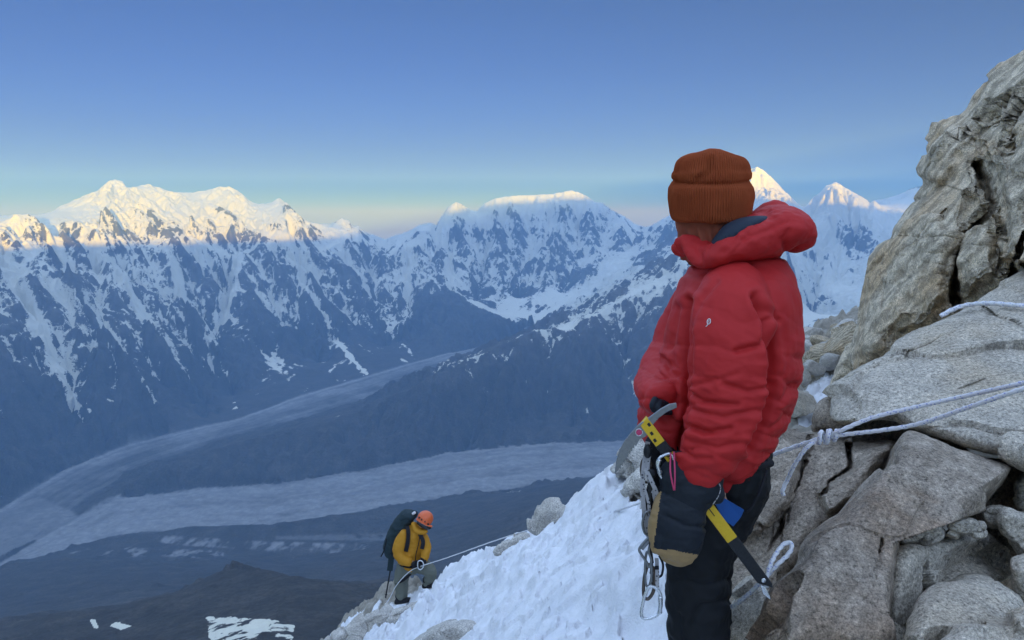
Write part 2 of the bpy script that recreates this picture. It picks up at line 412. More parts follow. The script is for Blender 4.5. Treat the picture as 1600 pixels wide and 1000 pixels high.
for k, (cell, amp) in enumerate(((700, 88), (330, 62), (160, 36), (80, 19), (42, 9))):
    h, ax_, ay_ = carve((X + WXn * 0.5) / 1.0, (Y + WYn * 0.5) / 1.0, gx, gy, cell, 0.85, 11 + 5 * k)
    A = amp * np.clip(slope0 / 0.5, 0.15, 1.5) * steep * (keep if k < 3 else keep * 0.5 + 0.5 * np.minimum(1, keep + 0.3)) * (0.5 + 0.5 * nearsc)
    A = A * np.clip(RG / (cell * 7), 0.05, 1) ** 1.3 * (0.25 + 0.75 * sst(3800, 6200, RG))
    carved += A * h
    gul += h * (0.9 ** k) * [0.8, 1.0, 0.9, 0.6, 0.4][k]
    gx = gx + ax_ * A * 0.75; gy = gy + ay_ * A * 0.75
Z = Z + carved
# crags and roughness
rough = fbm2(X / 170, Y / 170, 5, 31, 0.55, True)
Z += rough * 26 * steep * (0.4 + 0.6 * keep) * np.clip(0.02 + sst(5000, 6600, RG), 0.02, 1)
Z += fbm2(X / 420, Y / 420, 5, 77, 0.5) * 26 * (1 - steep * 0.6) * (1 - gl_s) * (1 - vf_s) * (0.25 + 0.75 * keep) * np.clip(RG / 3500, 0.03, 1)
Z += gl_s * (fbm2(X / 120, Y / 120, 5, 91, 0.6) * 9) + vf_s * fbm2(X / 90, Y / 90, 4, 95, 0.6) * 5
# set the crest exactly to the surveyed skyline, with its small teeth
def crest_az(lines):
    o = np.full(NAZ, -9.0)
    for l in lines:
        P_ = np.array([[math.atan2(p.x, p.y), p.z / math.hypot(p.x, p.y)] for p in l]); P_ = P_[np.argsort(P_[:, 0])]
        v = np.interp(az, P_[:, 0], P_[:, 1], left=-9, right=-9); o = np.maximum(o, v)
    return o
want = crest_az([sky1, ridge2, ridge3]) + 0.0011 * fbm2(az * 260, az * 0 + 3, 5, 131, 0.6)
d_all = np.minimum(d_sky, line_dist([ridge2, ridge3]))
for it in range(3):
    tanv = np.where(RG > 6500, Z / RG, -9); have = tanv.max(1)
    Z += np.clip(want - have, -0.03, 0.03)[:, None] * RG * np.exp(-(d_all / 330) ** 2) * (want > -5)[:, None]
    over = np.where(RG > 6500, Z / RG - (want + 0.0004)[:, None], 0)
    Z -= np.clip(over, 0, None) * RG * (want > -5)[:, None]
nearh = 1 - sst(2600, 4200, RG)
Z += nearh * np.clip(RG / 1500, 0.15, 1) * (14 * fbm2(X / 150, Y / 150, 5, 83, 0.55, True) * 0.6 + 3.5 * fbm2(X / 32, Y / 32, 4, 85, 0.6))
gx, gy = grads(Z)
slope = np.hypot(gx, gy)
big = fbm2(X / 1500, Y / 1500, 4, 41); med = fbm2(X / 260, Y / 260, 5, 43, 0.6); fine = fbm2(X / 70, Y / 70, 4, 47, 0.65)
# where snow lies: high, in the gullies, on the gentler ledges
alt = sst(-1950, -650, Z)
snow = -0.38 + 1.35 * alt - 0.62 * gul - 0.75 * np.clip(slope - 0.8, -0.5, 1.3) + 0.35 * big + 0.40 * med + 0.62 * fine - 0.25 * rough * steep
strata = fbm2((Z + 0.22 * X - 0.12 * Y) / 48 + 1.3 * fbm2(X / 300, Y / 300, 3, 161), X / 520, 4, 163, 0.6)
snow += 0.62 * strata * steep
snow += 0.5 * sst(-150, 250, Z)
snow -= 2.2 * (1 - sst(-2100, -1250, Z)) * (1 - sst(0.1, 1.4, -gul)) 
PXv, PYv = to_px(X, Y, Z)
def zone(poly, r0, r1, soft=4):
    """A patch of ground marked out by the lines of sight round it, between two distances."""
    m = inside(PXv, PYv, poly) & (RG > r0) & (RG < r1)
    return blur_r(m.astype(float), soft)
spur_z = zone([(520,655),(600,622),(700,575),(800,528),(842,512),(885,515),(915,498),(960,470),(1010,450),(1045,432),(1120,400),(1150,700),(950,688),(800,696),(600,726),(440,755),(300,762),(150,790),(105,812),(200,757),(320,704),(440,671)], 4500, 9000)
hill_z = zone([(600,545),(640,505),(668,472),(695,452),(745,478),(800,502),(850,518),(810,545),(640,566)], 8300, 10700)
basin_z = zone([(845,515),(868,480),(905,455),(940,425),(985,408),(1010,418),(960,455),(915,498),(880,514)], 8500, 12500)
fan_z = zone([(690,462),(720,470),(760,488),(840,512),(845,500),(760,478),(735,466),(715,462)], 10000, 12500)
right_z = zone([(1120,250),(1450,250),(1450,560),(1180,560),(1150,420)], 7600, 16000, 8)
wedge_z = zone([(1240,545),(1270,522),(1310,500),(1345,480),(1460,470),(1460,600),(1240,600)], 3000, 7800)
cliff_z = zone([(1310,330),(1345,340),(1375,400),(1330,410),(1305,370)], 9000, 12500)
snow -= 1.7 * sst(-1560, -1740, Z) * (1 - 0.75 * sst(0.55, 1.1, -gul) * steep)
snow -= 1.3 * zone([(1335,350),(1345,330),(1365,312),(1405,300),(1440,284),(1500,250),(1500,350)], 12900, 20000, 3)
snow -= 0.85 * spur_z * (1 - 0.6 * sst(-1250, -800, Z)) + 1.6 * hill_z
snow += 1.1 * basin_z + 0.9 * fan_z + 0.95 * right_z - 2.5 * wedge_z - 0.9 * cliff_z
snow += 0.5 * sst(-330, -150, Z) * sst(8200, 8800, RG)
dark2 = zone([(105,385),(150,352),(178,368),(178,410),(150,440),(105,440)], 7000, 9200); snow -= 0.55 * dark2
for l in gully_lines[:9]:
    pts = smooth_line([(p.x, p.y) for p in l], 6); top = l[0].y
    d = line_dist([[Vector((p[0], p[1], 0)) for p in pts]]) + 26 * med + 14 * fine
    wdt = np.clip((Z + 1900) / 900, 0.0, 1.0)
    snow += (1.3 + 1.5 * sst(-1450, -1650, Z)) * (1 - sst(3 + 30 * wdt, 12 + 85 * wdt, d + 30 * fbm2(X / 45, Y / 45, 3, 151))) * sst(-1830, -1750, Z)
for l in (L((905,585,6.5),(915,600,6.4),(918,640,6.2),(913,683,6.02)), L((965,520,6.9),(985,570,6.6),(1002,610,6.3)), L((772,650,6.2),(778,672,6.05),(776,690,5.95)), L((612,690,5.75),(608,722,5.6)), L((850,522,6.88),(872,540,6.8),(885,556,6.7))):
    d = line_dist([l]) + 14 * med + 12 * fine
    snow += 1.25 * (1 - sst(10, 38, d)) * spur_z
# the debris-covered ice, outwash and pale moraine scars
def band(poly, r0, r1): return zone(poly, r0, r1, 2)
scar = band([(228,845),(260,836),(340,842),(420,846),(500,848),(560,850),(640,846),(640,872),(560,870),(480,862),(380,858),(300,853)], 3900, 4900) * sst(-0.15, 0.35, fbm2(X / 60, Y / 160, 4, 61, 0.6))
scar += band([(85,862),(170,872),(250,868),(350,876),(350,860),(260,858),(120,852)], 3600, 4900) * sst(0.05, 0.4, fbm2(X / 70, Y / 70, 4, 62, 0.65))
lake = band([(430,838),(560,834),(640,832),(640,845),(430,843)], 3900, 5200)
d_up = line_dist([glacier_up]); d_lo = line_dist([glacier_lo]); vv_ = d_up / (d_up + d_lo + 1)
mor = fbm2(vv_ * 9 + 0.5 * med, X / 1600, 4, 171, 0.6)
d_ft = line_dist([foot]); d_fl = line_dist([floor2])
mor2 = fbm2(d_ft / (d_ft + d_fl + 1) * 8 + 0.6 * med, (X - Y) / 1500, 4, 173, 0.65)
vedge = 1 - sst(12, 60, line_dist([floor2]) + 30 * med)
veu = 1 - sst(20, 95, line_dist([foot]) + 55 * med + 25 * fine)
debris = np.clip(gl_s * (0.88 + 0.22 * med + 0.22 * fine + 0.45 * mor) + vf_s * (0.46 + 0.55 * np.clip(med + 0.4 * big, -0.4, 0.7) + 0.55 * mor2) + 0.75 * veu * vf_s + scar * 0.9 + lake * 0.35, 0, 1.2)
debris = np.maximum(debris, (0.62 + 0.3 * med) * zone([(-60,830),(0,795),(60,775),(112,798),(128,812),(70,850),(0,884),(-60,915)], 3600, 6200, 4))
snow -= 2.0 * np.maximum(gl_s, vf_s) + 3.0 * (RG < 4700)
snow += (2.0 + 1.6 * fbm2(X / 22, Y / 22, 4, 73, 0.6)) * zone([(319,963),(360,962),(400,966),(440,968),(462,976),(458,1010),(330,1015)], 700, 1500, 5) * (RG < 1500)
snow += 4.6 * zone([(140,968),(148,968),(154,982),(148,981)], 600, 3000, 0) + 4.6 * zone([(172,978),(180,972),(206,978),(190,984)], 600, 3000, 0)
debris = debris * (1 - sst(0.30, 0.55, slope) * (1 - vf_s))
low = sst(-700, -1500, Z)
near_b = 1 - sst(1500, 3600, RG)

mt = NT("mountain_rock_and_snow")
P = mt.pos()
n1 = mt.noise(P, 0.010, 8, 0.62); n2 = mt.noise(mt.scalev(P, (1, 1, 2.6)), 0.028, 6, 0.65)
n3 = mt.noise(P, 0.09, 7, 0.68)
sn = mt.math('ADD', mt.attr("snow"), mt.math('MULTIPLY', mt.math('SUBTRACT', n2, 0.5), 1.5))
sn = mt.math('ADD', sn, mt.math('MULTIPLY', mt.math('SUBTRACT', n1, 0.5), 0.5))
sn = mt.math('ADD', sn, mt.math('MULTIPLY', mt.math('SUBTRACT', n3, 0.5), 1.0))
sn = mt.math('ADD', sn, mt.math('MULTIPLY', mt.math('SUBTRACT', mt.noise(P, 0.4, 5, 0.7), 0.5), 0.9))
sm = mt.mapr(sn, 0.12, 0.30)
rock = mt.ramp(n1, [(0.3, (0.085, 0.078, 0.075)), (0.55, (0.14, 0.13, 0.12)), (0.75, (0.22, 0.20, 0.18))])
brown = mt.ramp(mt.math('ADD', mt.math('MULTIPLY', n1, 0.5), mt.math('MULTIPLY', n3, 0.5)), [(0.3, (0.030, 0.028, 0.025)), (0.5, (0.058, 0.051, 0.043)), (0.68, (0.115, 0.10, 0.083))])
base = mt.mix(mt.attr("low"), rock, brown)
deb = mt.ramp(mt.noise(P, 0.02, 8, 0.7), [(0.3, (0.20, 0.195, 0.19)), (0.5, (0.27, 0.26, 0.25)), (0.7, (0.36, 0.35, 0.34))])
base = mt.mix(mt.attr("debris"), base, deb)
colr = mt.mix(sm, base, (0.80, 0.76, 0.62))
bmp = mt.bump(mt.math('ADD', n2, mt.math('MULTIPLY', n1, 1.5)), 22.0, 0.8)
mt.set(Base_Color=colr, Roughness=0.9, Specular_IOR_Level=0.1, Normal=bmp)
MAT_MOUNTAIN = mt.m

# split the one surface into its named pieces: they share their edges
idx = grid_faces(NAZ, NR)
xf = X.ravel(); yf = Y.ravel(); zf = Z.ravel()
f0 = idx[:, 0]
kind = np.zeros(len(idx), int)                                 # 0 valley
glf = gl.ravel()[f0]; vff = vf.ravel()[f0]
rgf = RG.ravel()[f0]
behind_foot = (blur_r((inside(X, Y, [(p.x, p.y) for p in foot] + [(20000, 11000), (20000, 30000), (-30000, 30000), (-30000, 5000)])).astype(float), 1) > 0.5).ravel()[f0]
pxf = PXv.ravel()[f0]
kind[behind_foot & (pxf < 615)] = 1
kind[behind_foot & (pxf >= 615) & (pxf < 1070)] = 2
kind[(pxf >= 1070) & (rgf > 6400)] = 3
spf = (inside(X, Y, [(p.x, p.y) for p in floor2[2:]] + [(2600, 9400), (4200, 9000)] + [(p.x, p.y) for p in glacier_up])).ravel()[f0]
kind[spf & (kind != 1) & (pxf < 1300)] = 4
kind[vff] = 0; kind[glf] = 5
kind[(rgf < 4300) & ~glf & (kind == 0)] = 6
names = {0: "valley_floor", 1: "snowy_mountain_range", 2: "snowy_mountain_range", 3: "snowy_mountain_range", 4: "dark_mountain_spur", 5: "glacier", 6: "foothills"}
labs = {1: "long snowy rocky range at the left with a broad summit massif lit gold by the sun", 2: "steep snow-streaked range in the centre with a thin sunlit crest",
        3: "snowy peaks at the right with two sunlit gold summits above a white icefall", 4: "dark brown spur running down between two valleys", 5: "grey debris-covered glacier sweeping across the valley",
        0: "hazy blue valley floor with pale outwash bands", 6: "dark brown foothills below the snow slope with a few snow patches"}
V = np.stack([xf, yf, zf], 1)
for k in range(7):
    fk = idx[kind == k]
    if not len(fk): continue
    u, inv = np.unique(fk, return_inverse=True)
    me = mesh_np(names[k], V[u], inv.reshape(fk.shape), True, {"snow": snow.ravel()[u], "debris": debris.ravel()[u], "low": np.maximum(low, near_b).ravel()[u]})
    tag(link(names[k], me, MAT_MOUNTAIN), labs[k], "terrain", None, 'structure')

# the mountain itself, behind and beside the camera: the long ridge whose shadow still covers the valley
SL = Vector((sv.x, sv.y, 0)).normalized(); SU = Vector((-SL.y, SL.x, 0))      # towards the sun, and across
if SU.x < 0: SU = -SU
H_U = np.array([(-6000, 60), (-3500, 110), (-2000, 130), (-1000, 160), (500, 180), (1750, 240), (3000, 510), (3500, 625), (4200, 745), (5500, 845), (6500, 790), (7700, 670), (8700, 520), (9400, 465), (9900, 270), (10300, 820), (12000, 880)], float)
uu = np.arange(-6000, 12001, 60.0); aa = np.concatenate([np.arange(30, 1500, 35.0), np.arange(1500, 6500, 100.0)])
UG, BG = np.meshgrid(uu, aa, indexing='ij')
crest = np.interp(uu, H_U[:, 0], H_U[:, 1])[:, None]
A0 = 1500.0
t = np.clip(BG / A0, 0, 1)
base0 = -25 + np.where(UG < 0, UG * 0.42, UG * 0.05) - 0.0
base0 = np.clip(base0, -1500, 200)
zr = base0 + (crest - base0) * t ** 1.15 - np.clip(BG - A0, 0, 9e9) * 0.7
zr = zr + fbm2(UG / 500, BG / 500, 6, 201, 0.5, True) * 60 * sst(60, 500, BG) * (1 - np.exp(-((BG - A0) / 300) ** 2) * 0.6)
xr = SU.x * UG + SL.x * BG; yr = SU.y * UG + SL.y * BG
gf = grid_faces(len(uu), len(aa))
vr = np.stack([xr, yr, zr], -1).reshape(-1, 3)
keepv = (vr[:, 1] < -12) | ((np.abs(np.arctan2(vr[:, 0], vr[:, 1])) > R(62)) & (np.hypot(vr[:, 0], vr[:, 1]) > 400))
gf = gf[keepv[gf].all(1)]
me = mesh_np("mountain_slope", vr, gf, True,
             {"snow": (0.45 + 0.8 * fbm2(UG / 300, BG / 300, 5, 207)).ravel(), "debris": np.zeros(UG.size), "low": np.zeros(UG.size)})
tag(link("mountain_slope", me, MAT_MOUNTAIN), "upper slope and long summit ridge of the mountain the climbers are on, behind the viewer", "terrain", None, 'structure')
# ---------------------------------------------------------------- the snow slope under the climbers
EDGE = [(-14, 40), (-8.5, 27), (-4.2, 19.0), (-2.9, 16.0), (-1.95, 13.9), (-1.05, 12.2), (-0.35, 10.2), (0.30, 8.6), (0.62, 7.9), (1.0, 7.4), (1.5, 7.8), (2.6, 10.2), (4.2, 12.8), (8, 15), (16, 18)]
EDGE_S = [tuple(p) for p in smooth_line(EDGE, 5)]
def slope_z(x, y, rough=True):
    f = np.where(x < 0.8, x, 0.8 + 0.42 * (x - 0.8))
    f = f - 0.16 * np.clip(-x - 3, 0, None)
    z = -1.63 + f - 0.225 * y
    z = z - 1.3 * np.clip(x - 0.75 - 0.1 * np.clip(y - 2.5, 0, 9), 0, 1.0) * sst(5.0, 3.2, y)
    z = z - 0.42 * np.exp(-((x + 1.62) / 0.75) ** 2 - ((y - 13.0) / 1.3) ** 2)
    d = seg_dist(x, y, EDGE_S)
    beyond = inside(x, y, EDGE_S + [(60, 18), (60, 400), (-300, 400), (-300, 60)])
    d = np.where(beyond, d, -d)
    z = z - 0.30 * sst(-1.5, -0.1, d) * sst(6.6, 7.6, y) * sst(13.0, 11.0, y)
    z = z - 0.95 * np.clip(d, 0, None) ** 1.0 * sst(0, 0.5, d) - 0.02 * np.clip(d + 0.6, 0, 1.2)
    if rough:
        z = z + 0.16 * fbm2(x / 1.7, y / 1.7, 3, 301)
        cz = z; rgh = 0.9 + 0.75 * sst(-0.3, 0.3, fbm2(x / 1.5, y / 1.5, 3, 310))
        b = np.abs(fbm2(x / 0.55, y / 0.55, 3, 303)); z = z + 0.15 * (b - 0.25)
        z = z + 0.055 * fbm2(x / 0.17, y / 0.17, 4, 305, 0.6, True) * (0.6 + 0.6 * fbm2(x / 1.1, y / 1.1, 2, 306))
        cl = fbm2(x / 0.32, y / 0.32, 2, 308); z = z + 0.06 * sst(0.12, 0.34, cl) + 0.04 * sst(0.2, 0.3, fbm2(x / 0.11, y / 0.11, 2, 309))
        z = cz + (z - cz) * rgh
    return z, d
naz, nrr = 900, 760
azn = np.linspace(R(-46), R(52), naz)
rn = np.concatenate([np.linspace(1.0, 4.0, 110, endpoint=False), np.exp(np.linspace(math.log(4), math.log(24), nrr - 180, endpoint=False)), np.exp(np.linspace(math.log(24), math.log(268), 70))])
An, Rn = np.meshgrid(azn, rn, indexing='ij')
xn = Rn * np.sin(An); yn = Rn * np.cos(An)
zn, dn = slope_z(xn, yn)
ring = -0.665 * 260 * np.cos(An) - 26 * np.abs(np.sin(An)) - 2
sl_in, _ = slope_z(24 * np.sin(An[:, :1]), 24 * np.cos(An[:, :1]), False)
tt = np.clip((Rn - 24) / (268 - 24), 0, 1)
slp = (sl_in / 24) * (1 - tt) ** 3 + (ring / 268) * (1 - (1 - tt) ** 3) - 0.10 * np.sin(np.pi * np.clip(tt * 1.0, 0, 1)) * (1 - tt)
zn = np.where(Rn > 24, slp * Rn + 0.6 * fbm2(xn / 9, yn / 9, 4, 311) * tt ** 0.5 * 3, zn)
# bare rock shows through along the left edge and where the crust is thin
bare = sst(0.25, 0.8, dn + 0.45 * fbm2(xn / 0.5, yn / 0.5, 4, 315)) * 0.75 + sst(24, 30, Rn)
bare = bare + 1.5 * sst(0.75, 1.0, xn) * (Rn < 5.6) + 1.4 * sst(-0.9, 0.1, dn + 0.5 * fbm2(xn / 0.6, yn / 0.6, 3, 319)) * sst(13.2, 14.6, yn) * sst(0, -1.5, xn) + 0.9 * sst(2.2, 3.0, xn + 0.5 * fbm2(xn, yn, 3, 320)) * sst(0.0, 0.35, fbm2(xn / 0.8, yn / 0.8, 3, 321))
gpx, gpy = to_px(xn, yn, zn)
patch = blur_r((inside(gpx, gpy, [(1238,632),(1262,604),(1292,590),(1318,584),(1318,600),(1296,622),(1290,655),(1262,672),(1245,668)]) & (Rn > 3.2) & (Rn < 12)).astype(float), 2)
bare = np.maximum(bare, sst(2.0, 2.4, xn) * (Rn < 16)) * (1 - patch)
zn = zn + np.where(Rn < 24, 0.10 * np.clip(bare, 0, 1) * (fbm2(xn / 0.3, yn / 0.3, 5, 323, 0.6)), 0)
st = NT("crusted_snow")
P = st.pos()
s1 = st.noise(P, 3.0, 6, 0.6); s2 = st.noise(P, 22.0, 6, 0.65); s3 = st.noise(P, 120.0, 3, 0.6)
bm = st.mapr(st.math('ADD', st.attr("bare"), st.math('MULTIPLY', st.math('SUBTRACT', s1, 0.5), 0.9)), 0.45, 0.62)
rk = st.ramp(st.noise(P, 6.0, 8, 0.65), [(0.3, (0.20, 0.18, 0.15)), (0.5, (0.33, 0.30, 0.25)), (0.7, (0.46, 0.42, 0.36))])
sw = st.ramp(s1, [(0.3, (0.80, 0.81, 0.84)), (0.55, (0.87, 0.87, 0.89)), (0.8, (0.91, 0.91, 0.92))])
bp = st.bump(st.math('ADD', s2, st.math('MULTIPLY', s3, 0.3)), 0.03, 0.7)
st.set(Base_Color=st.mix(bm, sw, rk), Roughness=0.75, Specular_IOR_Level=0.25, Normal=bp)
vn_ = np.stack([xn, yn, zn], -1).reshape(-1, 3)
me = mesh_np("snow_slope", vn_, grid_faces(naz, len(rn)), True, {"bare": np.clip(bare, 0, 1.5).ravel()})
tag(link("snow_slope", me, st.m), "steep crusted snow slope falling away to the left", "snow slope", None, 'structure')

# ---------------------------------------------------------------- rock
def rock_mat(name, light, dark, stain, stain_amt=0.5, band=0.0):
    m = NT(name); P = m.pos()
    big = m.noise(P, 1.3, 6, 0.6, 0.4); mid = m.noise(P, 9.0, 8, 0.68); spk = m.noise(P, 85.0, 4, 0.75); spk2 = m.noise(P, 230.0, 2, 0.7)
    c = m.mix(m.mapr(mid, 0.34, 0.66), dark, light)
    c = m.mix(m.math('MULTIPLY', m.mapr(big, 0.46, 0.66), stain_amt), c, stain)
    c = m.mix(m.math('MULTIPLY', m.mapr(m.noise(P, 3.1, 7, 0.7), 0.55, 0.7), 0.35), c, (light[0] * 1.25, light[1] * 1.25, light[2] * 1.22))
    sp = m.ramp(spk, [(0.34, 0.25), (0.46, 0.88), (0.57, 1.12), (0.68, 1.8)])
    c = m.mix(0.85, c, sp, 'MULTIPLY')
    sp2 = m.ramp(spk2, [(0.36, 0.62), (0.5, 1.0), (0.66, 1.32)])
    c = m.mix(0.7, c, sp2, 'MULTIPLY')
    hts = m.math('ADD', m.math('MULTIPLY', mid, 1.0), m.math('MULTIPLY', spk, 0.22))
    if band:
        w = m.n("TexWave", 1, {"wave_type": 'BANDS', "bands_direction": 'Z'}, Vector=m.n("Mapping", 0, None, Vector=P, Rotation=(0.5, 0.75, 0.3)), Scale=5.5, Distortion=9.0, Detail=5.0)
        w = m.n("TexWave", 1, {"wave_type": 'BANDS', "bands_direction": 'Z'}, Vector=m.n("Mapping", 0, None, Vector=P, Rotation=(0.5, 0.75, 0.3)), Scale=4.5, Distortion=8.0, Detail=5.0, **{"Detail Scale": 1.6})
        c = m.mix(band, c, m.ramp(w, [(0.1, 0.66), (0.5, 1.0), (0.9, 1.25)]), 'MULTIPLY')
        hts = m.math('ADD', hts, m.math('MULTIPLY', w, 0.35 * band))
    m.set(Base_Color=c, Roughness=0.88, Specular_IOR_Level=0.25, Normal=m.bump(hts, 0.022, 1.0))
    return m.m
GREY = rock_mat("grey_granite", (0.60, 0.53, 0.43), (0.42, 0.375, 0.31), (0.46, 0.36, 0.24), 0.55)
PALE = rock_mat("pale_grey_granite", (0.64, 0.60, 0.54), (0.46, 0.43, 0.39), (0.40, 0.36, 0.30), 0.4)
TAN = rock_mat("tan_banded_gneiss", (0.66, 0.55, 0.40), (0.46, 0.38, 0.27), (0.50, 0.34, 0.185), 0.75, 0.75)
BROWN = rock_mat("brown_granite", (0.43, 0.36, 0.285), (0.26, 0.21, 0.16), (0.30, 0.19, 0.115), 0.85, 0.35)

def plane3(a, b, c):
    """Distance of the plane through three points given as (px, py, distance)."""
    M = np.array([[p[0], p[1], 1.0] for p in (a, b, c)]); s = np.linalg.solve(M, np.array([1.0 / p[2] for p in (a, b, c)]))
    return lambda px, py: 1.0 / np.clip(s[0] * px + s[1] * py + s[2], 0.02, 5)
def unproj(px, py, Yv):
    up = (500.0 - py) / F; c, s = math.cos(PITCH), math.sin(PITCH)
    d = c + s * up
    return np.stack([(px - 800.0) / F / d * Yv, Yv, (-s + c * up) / d * Yv], -1)
def stone_relief(p, scale, seed, amt):
    """Blocky, fractured surface: worley facets, cracks and grain, in metres."""
    q = p / scale; w = 0.35 * np.stack([fbm3(q * 1.3 + k * 9.7, 3, seed + k) for k in range(3)], 1)
    qa = (q + w) * np.array([1.0, 1.0, 1.5])
    d1, d2, cid, pt = worley3(qa, seed)
    tilt = ((qa - pt) * (np.stack([cid * 7.1 % 1, cid * 13.7 % 1, cid * 29.3 % 1], 1) - 0.5)).sum(1)
    h = amt * (0.9 * (cid - 0.5) + 3.2 * tilt)
    h -= amt * 0.25 * (1 - sst(0.0, 0.10, d2 - d1)) * sst(0.25, 0.6, cid + 0.3 * w[:, 0])
    h += amt * 0.42 * fbm3(q * 1.7, 5, seed + 40, 0.5) + amt * 0.16 * fbm3(q * 8, 4, seed + 50, 0.6) + amt * 0.22 * fbm3(q * np.array([3.2, 3.2, 5.5]), 5, seed + 60, 0.6, True)
    return h
def rock(name, poly, depth, front, back, mat, seed=1, nu=220, nt=80, centre=None, scale=0.5, amt=0.05, extra=None, power=2.2, jag=2.0, sm=6, edge=2.8):
    """A closed stone: outline as seen, a bulging front, a rounded back, real thickness, then fractured."""
    B = np.array(smooth_line(poly, sm, True))
    seg = np.linalg.norm(np.roll(B, -1, 0) - B, axis=1); cum = np.concatenate([[0], np.cumsum(seg)])
    Bc = np.vstack([B, B[:1]]); tt = np.linspace(0, cum[-1], nu, endpoint=False)
    bx, by = np.interp(tt, cum, Bc[:, 0]), np.interp(tt, cum, Bc[:, 1])
    bx += jag * fbm2(tt / 26, tt * 0 + seed, 4, seed + 2); by += jag * fbm2(tt / 26, tt * 0 + seed + 50, 4, seed + 3)
    if centre is None: centre = (bx.mean(), by.mean())
    cx, cy = centre
    t = 1 - (1 - np.linspace(0, 1, nt)) ** 1.25
    PXg = bx[:, None] * (1 - t) + cx * t; PYg = by[:, None] * (1 - t) + cy * t
    D = depth(PXg, PYg)
    w = np.broadcast_to((1 - (1 - np.clip(t * edge, 0, 1)) ** power) ** (1 / 1.6), PXg.shape)
    fr = unproj(PXg, PYg, D - front * w)
    if extra is not None: fr = unproj(PXg, PYg, D - front * w + extra(PXg, PYg, t[None, :] + 0 * PXg))
    tb = np.linspace(0, 1, 14)[1:]
    PXb = bx[:, None] * (1 - tb * 0.9) + cx * tb * 0.9; PYb = by[:, None] * (1 - tb * 0.9) + cy * tb * 0.9
    wb = (1 - (1 - tb) ** 2) ** 0.5
    bk = unproj(PXb, PYb, depth(PXb, PYb) + back * wb)
    G = np.concatenate([bk[:, ::-1], fr], 1)
    v = G.reshape(-1, 3); n = G.shape[1]
    f = grid_faces(nu, n, True)
    me = mesh_np(name, v, f, True)
    no = get_no(me)
    if (no.reshape(nu, n, 3)[:, -nt // 2] * G[:, -nt // 2]).sum() > 0:
        f = f[:, ::-1]; me = mesh_np(name, v, f, True); no = get_no(me)
    h = stone_relief(v, scale, seed, amt)
    pin = np.ones((nu, n)); pin[:, -3:] *= 0.2
    set_co(me, v + no * (h * pin.ravel())[:, None])
    return link(name, me, mat)

def crack_cut(lines):
    def g(px, py, t):
        o = 0
        wob = 7 * fbm2(px / 22, py / 22, 4, 401)
        for w, dep, pts in lines:
            d = seg_dist(px + wob, py + wob * 0.6, pts)
            o = o + dep * (1 - sst(0.25 * w, w, d))
        return o
    return g
def regions(lst, cracks, grain=0.0):
    cc = crack_cut(cracks)
    def g(px, py, t):
        o = cc(px, py, t)
        wx = 9 * fbm2(px / 40, py / 40, 4, 411); wy = 9 * fbm2(px / 40, py / 40, 4, 412)
        for dep, soft, poly in lst:
            sd = seg_dist(px + wx, py + wy, poly, True); sd = np.where(inside(px + wx, py + wy, poly), sd, -sd)
            o = o - dep * sst(-soft * 0.3, soft, sd)
        o = o + grain * fbm2(px / 90, py / 60, 4, 420, 0.5, True)
        return o * sst(0, 0.12, t)
    return g
cliff_poly = [(1600,78),(1575,95),(1557,106),(1540,125),(1520,150),(1502,176),(1482,185),(1465,193),(1461,210),(1450,229),(1448,246),(1438,261),(1449,276),(1446,290),(1424,313),(1410,335),(1398,354),(1394,375),(1370,390),(1356,410),(1346,440),(1338,485),(1328,535),(1312,580),(1300,640),(1360,690),(1500,700),(1720,690),(1800,500),(1800,250),(1760,60),(1680,40),(1640,56)]
cliff_regions = [
 (0.40, 16, [(1527,250),(1542,222),(1562,226),(1578,196),(1592,158),(1640,70),(1780,60),(1780,440),(1600,425),(1572,430),(1562,400),(1566,330),(1552,300),(1545,270)]),
 (0.22, 22, [(1440,262),(1466,196),(1500,180),(1520,215),(1500,250),(1470,300),(1445,285)]),
 (0.28, 26, [(1330,560),(1350,420),(1400,360),(1450,320),(1520,262),(1520,300),(1508,360),(1490,400),(1488,470),(1440,520),(1380,560)]),
 (0.16, 14, [(1498,410),(1512,372),(1548,325),(1560,335),(1556,400),(1560,428),(1500,474)]),
 (0.15, 20, [(1330,590),(1340,520),(1365,470),(1400,450),(1420,480),(1380,550),(1345,600)]),
]
cliff_cracks = [(7, 0.45, [(1524,258),(1534,285),(1545,318),(1528,345),(1508,368),(1494,395),(1490,430),(1492,478)]), (6, 0.4, [(1600,365),(1592,385),(1580,405),(1570,434)]), (4, 0.2, [(1600,150),(1588,180),(1574,225)]),
 (3, 0.10, [(1500,205),(1525,222),(1540,240)]), (3, 0.08, [(1395,380),(1390,430),(1382,480)]), (4, 0.12, [(1478,232),(1465,255),(1448,275)]), (3, 0.07, [(1410,400),(1440,380),(1480,330)]), (3, 0.08, [(1555,340),(1558,380),(1566,425)]), (3, 0.07, [(1540,180),(1570,170),(1590,155)])]
cl = rock("cliff", cliff_poly, plane3((1340,520,6.3), (1600,520,4.7), (1600,100,6.0)), 0.75, 1.6, TAN, 3, 620, 260, (1640,370), 1.1, 0.06, regions(cliff_regions, cliff_cracks, 0.06), 2.0, 3.0, 6, 1.5)
tag(cl, "tall tan and grey cracked rock face at the right edge", "cliff", None, 'structure')
